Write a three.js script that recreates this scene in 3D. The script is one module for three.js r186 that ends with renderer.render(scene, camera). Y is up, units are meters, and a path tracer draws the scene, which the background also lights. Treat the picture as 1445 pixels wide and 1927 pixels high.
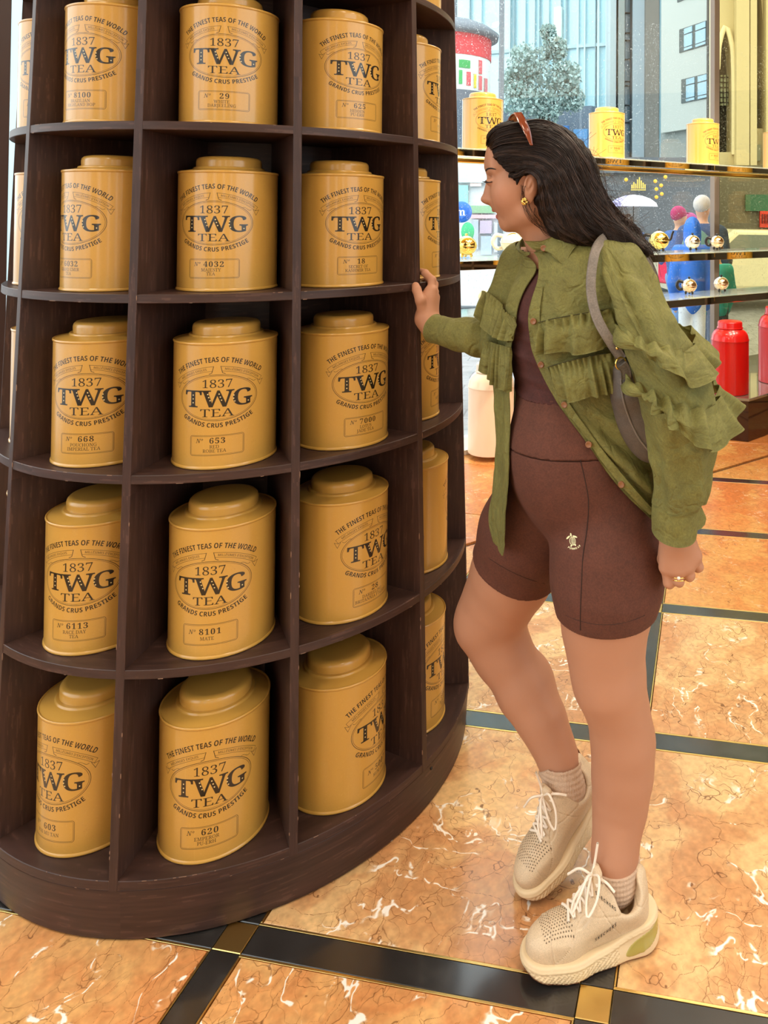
import * as THREE from 'three';
import { mergeGeometries, mergeVertices, toCreasedNormals } from 'three/addons/utils/BufferGeometryUtils.js';
import { RoundedBoxGeometry } from 'three/addons/geometries/RoundedBoxGeometry.js';
import { RectAreaLightUniformsLib } from 'three/addons/lights/RectAreaLightUniformsLib.js';

// ---------------------------------------------------------------- camera, sky, lights, exposure
const scene = new THREE.Scene();
const W = 1445, H = 1927, FOC = 1436.12, CX = 1086.48, CY = 382.61, PITCH = 0.0192, ROLL = 0.0049, EYE = 1.5;
const camera = new THREE.PerspectiveCamera(2 * Math.atan(H / 2 / FOC) * 180 / Math.PI, W / H, 0.05, 200);
const camF = new THREE.Vector3(0, Math.sin(PITCH), -Math.cos(PITCH)), camU0 = new THREE.Vector3(0, Math.cos(PITCH), Math.sin(PITCH)), camR0 = new THREE.Vector3(1, 0, 0);
const camR = camR0.clone().multiplyScalar(Math.cos(ROLL)).addScaledVector(camU0, Math.sin(ROLL));
const camU = camU0.clone().multiplyScalar(Math.cos(ROLL)).addScaledVector(camR0, -Math.sin(ROLL));
camera.position.set(0, EYE, 0);
camera.quaternion.setFromRotationMatrix(new THREE.Matrix4().makeBasis(camR, camU, camF.clone().negate()));
camera.setViewOffset(W, H, W / 2 - CX, H / 2 - CY, W, H);
scene.add(camera);
const renderer = new THREE.WebGLRenderer({ antialias: true });
renderer.toneMapping = THREE.LinearToneMapping;
renderer.toneMappingExposure = 1.0;
renderer.shadowMap.enabled = true;
renderer.shadowMap.type = THREE.PCFSoftShadowMap;
scene.background = new THREE.Color().setRGB(2.95, 3.25, 3.3);      // even overcast sky over the street
RectAreaLightUniformsLib.init();
const CEIL = 4.3;
const CEILING_PANELS = [[-1.2, 1.2], [1.4, 1.0], [-2.2, -0.4], [0.4, -0.5], [2.0, -1.4], [0.7, -2.7], [2.1, -3.3], [1.9, -5.0], [-0.5, -3.6], [0.9, -4.4]];
const PANEL_POWER = 25, PANEL_COLOR = [1, 0.87, 0.68], SPOT_POWER = 26;
for (const [x, z] of CEILING_PANELS) {
  const l = new THREE.RectAreaLight(new THREE.Color().setRGB(...PANEL_COLOR), PANEL_POWER, 0.6, 0.6);
  l.position.set(x, CEIL - 0.06, z); l.lookAt(x, 0, z); l.name = 'ceiling_light'; scene.add(l);
}

// ---------------------------------------------------------------- helpers
const V3 = (x, y, z) => new THREE.Vector3(x, y, z);
const { sin, cos, PI, min, max, abs, sqrt, hypot, exp, floor, atan2, asin, sign, pow } = Math;
const lerp = (a, b, t) => a + (b - a) * t, clamp = (x, a = 0, b = 1) => min(b, max(a, x));
const sst = (a, b, x) => { const t = clamp((x - a) / (b - a)); return t * t * (3 - 2 * t); };
function rng(seed) { let s = seed >>> 0; return () => { s = (s + 0x6d2b79f5) | 0; let t = Math.imul(s ^ (s >>> 15), 1 | s); t = (t + Math.imul(t ^ (t >>> 7), 61 | t)) ^ t; return ((t ^ (t >>> 14)) >>> 0) / 4294967296; }; }
// the point at distance depth (metres along the level view direction) that lies on a given line of sight
function at(px, py, depth) {
  const d = camF.clone().addScaledVector(camR, (px - CX) / FOC).addScaledVector(camU, -(py - CY) / FOC);
  return d.multiplyScalar(-depth / d.z).add(camera.position);
}
function hash2(x, y, s) { let h = Math.imul(x, 374761393) + Math.imul(y, 668265263) + Math.imul(s, 1274126177); h = Math.imul(h ^ (h >>> 13), 1274126177); return ((h ^ (h >>> 16)) >>> 0) / 4294967296; }
function vnoise(x, y, s = 0, per = 0) {
  const ix = floor(x), iy = floor(y), fx = x - ix, fy = y - iy, u = fx * fx * (3 - 2 * fx), v = fy * fy * (3 - 2 * fy);
  const w = per ? (a) => ((a % per) + per) % per : (a) => a;
  const a = hash2(w(ix), w(iy), s), b = hash2(w(ix + 1), w(iy), s), c = hash2(w(ix), w(iy + 1), s), d = hash2(w(ix + 1), w(iy + 1), s);
  return a + (b - a) * u + (c - a) * v + (a - b - c + d) * u * v;
}
function fbm(x, y, s, oct, per = 0) { let r = 0, a = 0.5, n = 0; for (let i = 0; i < oct; i++) { r += a * vnoise(x, y, s + i * 17, per); n += a; a *= 0.5; x *= 2; y *= 2; per *= 2; } return r / n; }
function n3(x, y, z) { return (vnoise(x, y, 3) + vnoise(y + 17.3, z, 5) + vnoise(z + 5.1, x + 9.7, 7)) / 1.5 - 1; }
function dataTex(n, fn, srgb = true, m = n) {
  const d = new Uint8Array(n * m * 4);
  for (let j = 0; j < m; j++) for (let i = 0; i < n; i++) { const c = fn(i / n, j / m), k = (j * n + i) * 4; d[k] = clamp(c[0]) * 255; d[k + 1] = clamp(c[1]) * 255; d[k + 2] = clamp(c[2]) * 255; d[k + 3] = 255; }
  const t = new THREE.DataTexture(d, n, m); t.wrapS = t.wrapT = THREE.RepeatWrapping; t.magFilter = THREE.LinearFilter; t.minFilter = THREE.LinearMipmapLinearFilter; t.generateMipmaps = true;
  if (srgb) t.colorSpace = THREE.SRGBColorSpace; t.needsUpdate = true; return t;
}
function canvasTex(w, h, draw) {
  const c = document.createElement('canvas'); c.width = w; c.height = h; draw(c.getContext('2d'), w, h);
  const t = new THREE.CanvasTexture(c); t.colorSpace = THREE.SRGBColorSpace; t.anisotropy = 8; return t;
}
const std = (o) => new THREE.MeshStandardMaterial(o), phys = (o) => new THREE.MeshPhysicalMaterial(o);
const used = new Map();
function numbered(n) { const k = used.get(n) ?? 0; used.set(n, k + 1); return k ? `${n}_${String(k).padStart(3, '0')}` : n; }
function mesh(name, geo, mat, parent) {
  const m = new THREE.Mesh(geo, mat); m.castShadow = m.receiveShadow = true;
  m.name = (!parent || parent === scene) ? numbered(name) : name; (parent ?? scene).add(m); return m;
}
function group(name, pos = [0, 0, 0], turn = 0, parent = scene) {
  const g = new THREE.Group(); g.name = parent === scene ? numbered(name) : name; g.position.set(...pos); g.rotation.y = turn; parent.add(g); return g;
}
function tag(o, label, category, grp) { o.userData.label = label; o.userData.category = category; if (grp) o.userData.group = grp; return o; }
function structure(o) { o.userData.kind = 'structure'; return o; }
const place = (g, x, y, z, ry = 0) => { if (ry) g.rotateY(ry); return g.translate(x, y, z); };
const box = (w, h, d, r = 0.002) => r ? new RoundedBoxGeometry(w, h, d, 1, min(r, w / 2.01, h / 2.01, d / 2.01)) : new THREE.BoxGeometry(w, h, d);
const join = (list) => mergeGeometries(list.map((g) => { const q = g.index ? g.toNonIndexed() : g; for (const k of Object.keys(q.attributes)) if (!['position', 'normal', 'uv'].includes(k)) q.deleteAttribute(k); return q; }));
const lathe = (pts, seg = 48, a0 = 0, al = PI * 2) => new THREE.LatheGeometry(pts.map(([r, y]) => new THREE.Vector2(r, y)), seg, a0, al);
function tube(pts, r, seg = 0, rs = 6) { return new THREE.TubeGeometry(new THREE.CatmullRomCurve3(pts.map((p) => p.isVector3 ? p : V3(...p))), seg || pts.length * 6, r, rs); }
// ---------------------------------------------------------------- room shell
const FS = -0.78, facZ = (x) => -5.15 + FS * (x + 0.717);            // the glass front runs at a slant behind the shelves
const ROOM = [[-3, 3], [3, 3], [3, facZ(3)], [-3, facZ(-3)]];
const facDir = V3(1, 0, FS).normalize(), facN = V3(-FS, 0, 1).normalize();   // along the front, and into the room
const facTurn = atan2(-FS, 1);
const plaster = std({ color: new THREE.Color().setRGB(0.62, 0.47, 0.3), roughness: 0.8 });
const darkWood = std({ color: 0x3a2622, roughness: 0.45 });
const bronze = std({ color: 0x83766c, roughness: 0.45, metalness: 0.4 });
const blackGasket = std({ color: 0x1b1a1a, roughness: 0.6 });
const brass = std({ color: new THREE.Color().setRGB(0.86, 0.62, 0.22), roughness: 0.3, metalness: 1 });
const floorG = structure(group('floor'));
const PHI = 0.1747, S0 = -0.2196, T0 = -1.4716, PITCHT = 0.7555, STRIP = 0.0657;
floorG.rotation.y = -PHI;
const toST = ([x, z]) => [x * cos(PHI) + z * sin(PHI), -x * sin(PHI) + z * cos(PHI)];
function clipPoly(poly, nx, ny, d) {       // keep nx*x + ny*y <= d
  const o = [];
  for (let i = 0; i < poly.length; i++) {
    const a = poly[i], b = poly[(i + 1) % poly.length], da = nx * a[0] + ny * a[1] - d, db = nx * b[0] + ny * b[1] - d;
    if (da <= 0) o.push(a);
    if (da * db < 0) { const t = da / (da - db); o.push([lerp(a[0], b[0], t), lerp(a[1], b[1], t)]); }
  }
  return o;
}
const roomST = ROOM.map(toST);
function edges(poly) { let A = 0; poly.forEach((p, i) => { const q = poly[(i + 1) % poly.length]; A += p[0] * q[1] - q[0] * p[1]; }); const s = sign(A); return poly.map((p, i) => { const q = poly[(i + 1) % poly.length], l = hypot(q[0] - p[0], q[1] - p[1]), nx = s * (q[1] - p[1]) / l, ny = -s * (q[0] - p[0]) / l; return [nx, ny, nx * p[0] + ny * p[1]]; }); }
const roomE = edges(roomST);
const facE = roomE[2];                                                // the edge along the glass front
const BORDER = 1.43;
function slab(poly, h, mat, name, uvOff, parent = floorG, bev = 0.0012) {
  if (poly.length < 3) return null;
  let A = 0; poly.forEach((p, i) => { const q = poly[(i + 1) % poly.length]; A += p[0] * q[1] - q[0] * p[1]; });
  if (abs(A) < 0.0006) return null;
  const sh = new THREE.Shape(poly.map(([s, t]) => new THREE.Vector2(s, -t)));
  const g = new THREE.ExtrudeGeometry(sh, { depth: 0.02 - bev, bevelEnabled: true, bevelThickness: bev, bevelSize: bev, bevelOffset: -bev, bevelSegments: 1, curveSegments: 1 });
  g.rotateX(-PI / 2); g.translate(0, h - 0.02, 0);
  const uv = g.attributes.uv, p = g.attributes.position, m0 = min(...poly.map((q) => q[0])), m1 = min(...poly.map((q) => q[1]));
  for (let i = 0; i < uv.count; i++) { let u = p.getX(i) - m0, v = p.getZ(i) - m1; if (uvOff[2]) [u, v] = [v, u]; uv.setXY(i, u + (uvOff[0] % 1) * 0.29 + 0.002, v + (uvOff[1] % 1) * 0.29 + 0.002); }
  return mesh(name, g, mat, parent);
}
function cells(x, y, per, seed) {           // distance between the two nearest points of a jittered net: cracks run where it is small
  const ix = floor(x), iy = floor(y); let a = 9, b = 9;
  for (let j = -1; j <= 1; j++) for (let i = -1; i <= 1; i++) { const cx = ((ix + i) % per + per) % per, cy = ((iy + j) % per + per) % per, d = hypot(ix + i + hash2(cx, cy, seed) - x, iy + j + hash2(cx, cy, seed + 7) - y); if (d < a) { b = a; a = d; } else if (d < b) b = d; }
  return b - a;
}
function marble(seed, base, alt, white, crack, n = 1024) {
  return dataTex(n, (u, v) => {
    const x = u * 8, y = v * 8;
    const wx = fbm(x, y, seed, 4, 8) - 0.5, wy = fbm(x + 3.7, y + 1.3, seed + 90, 4, 8) - 0.5;
    const cloud = fbm(x * 0.5 + wx * 2, y * 0.5 + wy * 2, seed + 5, 5), fine = fbm(x * 12, y * 12, seed + 9, 3, 96);
    let c = [0, 1, 2].map((k) => lerp(base[k], alt[k], sst(0.32, 0.68, cloud)) * (0.9 + 0.2 * fine));
    const hx = fbm(x * 5, y * 5, seed + 81, 3) - 0.5, hy = fbm(x * 5 + 9, y * 5 + 4, seed + 83, 3) - 0.5;
    const c1 = cells(x * 0.75 + wx * 1.8 + hx * 0.2, y * 1.1 + wy * 1.8 + hy * 0.2, 6, seed + 3), c2 = cells(x * 1.5 + wx * 2.2 + hx * 0.35, y * 2.1 + wy * 2.2 + hy * 0.35, 12, seed + 13), c3 = cells(x * 3.6 + wx * 3 + hx * 0.5, y * 4.6 + wy * 3 + hy * 0.5, 29, seed + 23);
    const gate = fbm(x * 0.9 + 40, y * 0.9, seed + 33, 3), rough = fbm(x * 11, y * 7, seed + 37, 3), g3 = fbm(x * 1.7, y * 1.7, seed + 71, 3);
    const r1 = abs(fbm(x * 0.7 + y * 0.5 + wx * 2.4, y * 1.7 - x * 0.6 + wy * 2.4, seed + 51, 4) - 0.5);
    const wv = clamp(((1 - sst(0.0, 0.03, r1)) * sst(0.5, 0.64, gate) * sst(0.34, 0.56, rough) + (1 - sst(0.01, 0.07, c1)) * sst(0.55, 0.66, g3) * sst(0.42, 0.6, rough) * 0.8) * white);
    const cv = max((1 - sst(0.001, 0.014, c1)) * 0.8, (1 - sst(0.001, 0.022, c2)) * 0.85 * sst(0.38, 0.55, g3), (1 - sst(0.001, 0.035, c3)) * 0.55 * sst(0.45, 0.6, gate)) * crack * (0.6 + 0.6 * rough);
    c = c.map((q, k) => lerp(q, [0.38, 0.23, 0.13][k], clamp(cv)));
    return c.map((q, k) => lerp(q, [0.97, 0.94, 0.9][k], wv));
  });
}
const marbleMats = [
  marble(11, [0.86, 0.66, 0.42], [0.80, 0.53, 0.32], 2.2, 0.9),
  marble(57, [0.87, 0.71, 0.50], [0.78, 0.56, 0.37], 1.3, 1.0),
  marble(131, [0.83, 0.6, 0.34], [0.78, 0.48, 0.26], 0.4, 0.6),
].map((t, i) => { t.repeat.set(1 / 1.05, 1 / 1.05); return phys({ map: t, roughness: 0.2 + 0.02 * i, clearcoat: 0.25, clearcoatRoughness: 0.12, specularIntensity: 0.7 }); });
const blackStone = (() => { const t = dataTex(256, (u, v) => { const f = fbm(u * 24, v * 24, 5, 4, 24), g = 0.13 + 0.06 * f + (f > 0.7 ? 0.03 : 0); return [g, g * 0.95, g * 0.92]; }); return phys({ map: t, roughness: 0.25, clearcoat: 1, clearcoatRoughness: 0.12 }); })();
const rr = rng(5);
const inner = (poly) => clipPoly(poly, facE[0], facE[1], facE[2] - BORDER);
const room = (poly) => roomE.reduce((p, e) => clipPoly(p, ...e), poly);
for (let i = -7; i <= 7; i++) for (let j = -9; j <= 7; j++) {
  const s = S0 + i * PITCHT, t = T0 + j * PITCHT, h = STRIP / 2, L = 0.006, g = 0.0008;
  const rect = (a, b, c, d) => inner(room([[a, c], [b, c], [b, d], [a, d]]));
  const near = t > -2.2;
  const k = near ? (s < -0.4 && t > -1.6 ? 0 : 1) : (t < -3.1 ? 2 : 1);
  slab(rect(s + h + L, s + PITCHT - h - L, t + h + L, t + PITCHT - h - L), 0, marbleMats[k], 'marble_tile', [rr() * 9, rr() * 9, rr() < 0.4]);
  slab(rect(s + h + g, s + PITCHT - h - g, t - h + g, t + h - g), 0, blackStone, 'black_strip', [rr() * 9, rr() * 9, 0]);
  slab(rect(s - h + g, s + h - g, t + h + g, t + PITCHT - h - g), 0, blackStone, 'black_strip', [rr() * 9, rr() * 9, 0]);
  slab(rect(s - h + g, s + h - g, t - h + g, t + h - g), 0, brass, 'brass_square', [rr(), rr(), 0]);
  for (const q of [[s + h, s + PITCHT - h, t + h, t + h + L - g], [s + h, s + PITCHT - h, t + PITCHT - h - L + g, t + PITCHT - h], [s + h, s + h + L * 0.6, t + h + L, t + PITCHT - h - L], [s + PITCHT - h - L * 0.6, s + PITCHT - h, t + h + L, t + PITCHT - h - L]])
    slab(rect(...q), 0.0003, brass, 'brass_line', [0, 0, 0], floorG, 0.0004);
  const outer = clipPoly(room([[s, t], [s + PITCHT - 0.006, t], [s + PITCHT - 0.006, t + PITCHT - 0.006], [s, t + PITCHT - 0.006]]), -facE[0], -facE[1], -(facE[2] - BORDER) - 0.03);
  slab(outer, 0, marbleMats[2], 'marble_tile', [rr() * 9, rr() * 9, 0]);
}
{ // bedding under the tiles, with thickness, so that the joints have a bottom
  const sh = new THREE.Shape(roomST.map(([s, t]) => new THREE.Vector2(s, -t)));
  const g = new THREE.ExtrudeGeometry(sh, { depth: 0.12, bevelEnabled: false }); g.rotateX(-PI / 2); g.translate(0, -0.132, 0);
  mesh('floor_bed', g, std({ color: 0x2b2522, roughness: 0.8 }), floorG);
}
// ceiling
{
  const sh = new THREE.Shape([[-3.1, 3.1], [3.1, 3.1], [3.1, facZ(3.1) - 0.1], [-3.1, facZ(-3.1) - 0.1]].map(([x, z]) => new THREE.Vector2(x, -z)));
  const g = new THREE.ExtrudeGeometry(sh, { depth: 0.2, bevelEnabled: false }); g.rotateX(-PI / 2); g.translate(0, CEIL, 0);
  structure(mesh('ceiling', g, plaster));
  const glow = std({ color: 0x222222, emissive: new THREE.Color().setRGB(...PANEL_COLOR), emissiveIntensity: 1.2 });
  CEILING_PANELS.forEach(([x, z], i) => {
    const t = tag(group('ceiling_light', [x, CEIL, z]), 'square warm ceiling light panel above the shop floor', 'light', 'ceiling light panels');
    mesh('light_frame', join([[-1, 0], [1, 0], [0, -1], [0, 1]].map(([a, b]) => place(box(a ? 0.03 : 0.66, 0.05, a ? 0.66 : 0.03), a * 0.32, -0.025, b * 0.32))), brass, t);
    mesh('light_panel', place(box(0.6, 0.02, 0.6), 0, -0.03, 0), glow, t);
  });
}
// walls with windows: posts, header, sill, transoms and panes
const glassMat = phys({ color: 0xffffff, transmission: 1, thickness: 0, roughness: 0, ior: 1.45 });
function windowWall(name, wname, a, b, n, sill, opts = {}) {
  const A = V3(a[0], 0, a[1]), B = V3(b[0], 0, b[1]), d = B.clone().sub(A), len = d.length(), turn = atan2(-d.z, d.x);
  const w = structure(group(name, [A.x, 0, A.z], turn));
  mesh('wall_header', place(box(len, CEIL - 4.0, 0.16, 0), len / 2, (CEIL + 4.0) / 2, 0), plaster, w);
  if (sill > 0.05) mesh('wall_sill', place(box(len, sill, 0.16, 0), len / 2, sill / 2, 0), darkWood, w);
  const g = structure(group(wname, [A.x, 0, A.z], turn));
  const step = len / n;
  for (let i = 0; i <= n; i++) mesh('mullion', place(box(0.07, 4.0 - sill, 0.1), clamp(i * step, 0.035, len - 0.035), (4.0 + sill) / 2, 0), bronze, g);
  for (let i = 0; i < n; i++) mesh('pane', place(box(step - 0.07, 4.0 - sill - 0.02, 0.006, 0), (i + 0.5) * step, (4.0 + sill) / 2, 0), glassMat, g);
  return [w, g];
}
{ // back wall: dark panelling with three narrow windows
  const w = structure(group('wall_back', [0, 0, 3.08])), g = structure(group('window_2', [0, 0, 3.08])), xs = [-3.08, -1.75, -1.3, 0.1, 0.45, 1.7, 2.15, 3.08];
  for (let i = 0; i < 7; i++) { const a = xs[i], b = xs[i + 1], m = (a + b) / 2; if (i % 2 === 0) mesh('wall_panel', place(box(b - a, CEIL, 0.16, 0), m, CEIL / 2, 0), plaster, w); else { mesh('wall_header', place(box(b - a, CEIL - 3.2, 0.16, 0), m, (CEIL + 3.2) / 2, 0), plaster, w); mesh('wall_sill', place(box(b - a, 0.5, 0.16, 0), m, 0.25, 0), plaster, w); mesh('pane', place(box(b - a, 2.7, 0.006, 0), m, 1.85, 0), glassMat, g); } }
}
windowWall('wall_left', 'window_3', [-3.08, facZ(-3)], [-3.08, 3], 5, 0.5);
windowWall("wall_right", "window_4", [3.08, 3], [3.08, -1.6], 4, 0.5);
structure(mesh("wall_right", place(box(0.16, CEIL, 7, 0), 3.08, CEIL / 2, -5.1), plaster));
// ---------------------------------------------------------------- the round shelf tower
const TX = -0.9364, TZ = -2.2231, rAt = (h) => 0.6276 - 0.0288 * h, SHELF = [0.1282, 0.5508, 0.9512, 1.3317, 1.7054, 2.079, 2.452], BT = 0.0189;
const woodTex = (() => dataTex(512, (u, v) => {
  const g = fbm(u * 6 + fbm(u * 3, v * 3, 4, 2, 3), v * 96, 31, 4), p = fbm(u * 20, v * 240, 8, 3), m = fbm(u * 4, v * 4, 77, 4, 4);
  const k = 0.74 + 0.3 * g + 0.26 * (p - 0.5) + 0.2 * (m - 0.5), s = p > 0.72 ? 0.1 : 0;
  return [0.285 * k + s * 0.5, 0.2 * k + s * 0.4, 0.177 * k + s * 0.35];
}))();
const wood = phys({ map: woodTex, roughness: 0.42, bumpMap: woodTex, bumpScale: 0.0004, specularIntensity: 0.6 });
const wornEdge = std({ color: 0x8a6a55, roughness: 0.6 });
function uvScale(g, su, sv) { const uv = g.attributes.uv; for (let i = 0; i < uv.count; i++) uv.setXY(i, uv.getX(i) * su, uv.getY(i) * sv); return g; }
const tower = tag(group('shelf_tower', [TX, 0, TZ]), 'round dark brown wooden shelf tower with open bays full of yellow tea tins', 'shelf');
const UP = [-0.5821, -0.0215, 0.5465, 1.1101, 1.6741];
const UPA = [...UP, ...[1, 2, 3, 4, 5, 6].map((k) => UP[4] + k * (2 * PI + UP[0] - UP[4]) / 7)];   // eleven uprights
const DT = 0.0185, R_IN = 0.30;
{
  const h0 = SHELF[0] - BT, h1 = SHELF[6] + 0.0;
  const sh = new THREE.Shape(); sh.moveTo(R_IN - 0.01, h0); sh.lineTo(rAt(h0) + 0.001, h0); sh.lineTo(rAt(h1) + 0.001, h1); sh.lineTo(R_IN - 0.01, h1);
  const g = new THREE.ExtrudeGeometry(sh, { depth: DT - 0.002, bevelEnabled: true, bevelThickness: 0.001, bevelSize: 0.001, bevelOffset: -0.001, bevelSegments: 1 });
  g.translate(0, 0, -(DT - 0.002) / 2);
  { const uv = g.attributes.uv, p = g.attributes.position; for (let i = 0; i < uv.count; i++) uv.setXY(i, p.getY(i) * 1.1, p.getX(i) * 1.1 + p.getZ(i)); }
  UPA.forEach((a, i) => { const m = mesh('divider', g, wood, tower); m.rotation.y = a - PI / 2; });
  SHELF.forEach((h, k) => {
    for (let i = 0; i < 11; i++) {
      const a0 = UPA[i], a1 = i < 10 ? UPA[i + 1] : UPA[0] + 2 * PI, r = rAt(h), r2 = rAt(h - BT), b = 0.0012;
      const g2 = lathe([[R_IN, h - BT], [r2 - b, h - BT], [r2, h - BT + b], [r, h - b], [r - b, h], [R_IN, h]], 14, a0, a1 - a0);
      const p = g2.attributes.position, uv = g2.attributes.uv;
      for (let q = 0; q < p.count; q++) { const x = p.getX(q), z = p.getZ(q), am = (a0 + a1) / 2; const rad = hypot(x, z) > r - 0.004 ; uv.setXY(q, rad ? atan2(x, z) * 0.6 + k * 0.13 : (x * cos(am) - z * sin(am)) + k * 0.37 + i * 0.21, rad ? p.getY(q) * 1.1 : (x * sin(am) + z * cos(am))); }
      const nn = g2.toNonIndexed(); mesh('shelf_board', toCreasedNormals(nn, 0.5), wood, tower);
    }
  });
  mesh('core_panel', uvScale(place(new THREE.CylinderGeometry(R_IN, R_IN, h1 - h0, 44, 1, true), 0, (h0 + h1) / 2, 0), 2, 2.4), wood, tower);
  const hb = SHELF[0] - BT;
  mesh('plinth', uvScale(lathe([[0, 0.001], [0.613, 0.001], [0.6165, 0.005], [0.6235, hb - 0.002], [0.62, hb - 0.0005], [0, hb - 0.0005]], 96), 3, 0.5), wood, tower);
  mesh('screw_cover', (() => { const g = new THREE.SphereGeometry(0.004, 12, 8); g.scale(1, 1, 0.5); const a = 1.16; g.rotateY(a); return g.translate(0.6235 * sin(a), 0.094, 0.6235 * cos(a)); })(), blackGasket, tower);
  // worn chips along the front edges
  const wr = rng(77), chips = [];
  for (let k = 0; k < 5; k++) for (let n = 0; n < (k ? 10 : 26); n++) {
    const a = -0.75 + wr() * 2.3, h = SHELF[k] - (wr() < 0.5 ? 0.0006 : BT - 0.0006), r = rAt(h) - 0.0003, da = 0.004 + wr() * wr() * 0.03;
    const gg = lathe([[r, h - 0.0006 - 0.0006 * wr()], [r + 0.0006, h], [r, h + 0.0006]], 5, a, da); chips.push(gg);
  }
  for (const a of UP) for (let n = 0; n < 9; n++) {
    const h = 0.15 + wr() * wr() * 1.3, gg = new THREE.SphereGeometry(1, 6, 5); gg.scale(0.0012, 0.003 + 0.006 * wr(), 0.0012); const side = wr() < 0.5 ? -1 : 1;
    gg.translate(side * (DT / 2 - 0.0004), 0, rAt(h) + 0.0004); gg.rotateY(a); gg.translate(0, h, 0); chips.push(gg);
  }
  const c = mesh('worn_edge_chip', join(chips), wornEdge, tower); c.userData.kind = 'stuff'; c.userData.label = 'pale chips where the dark finish has worn off';
}
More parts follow.
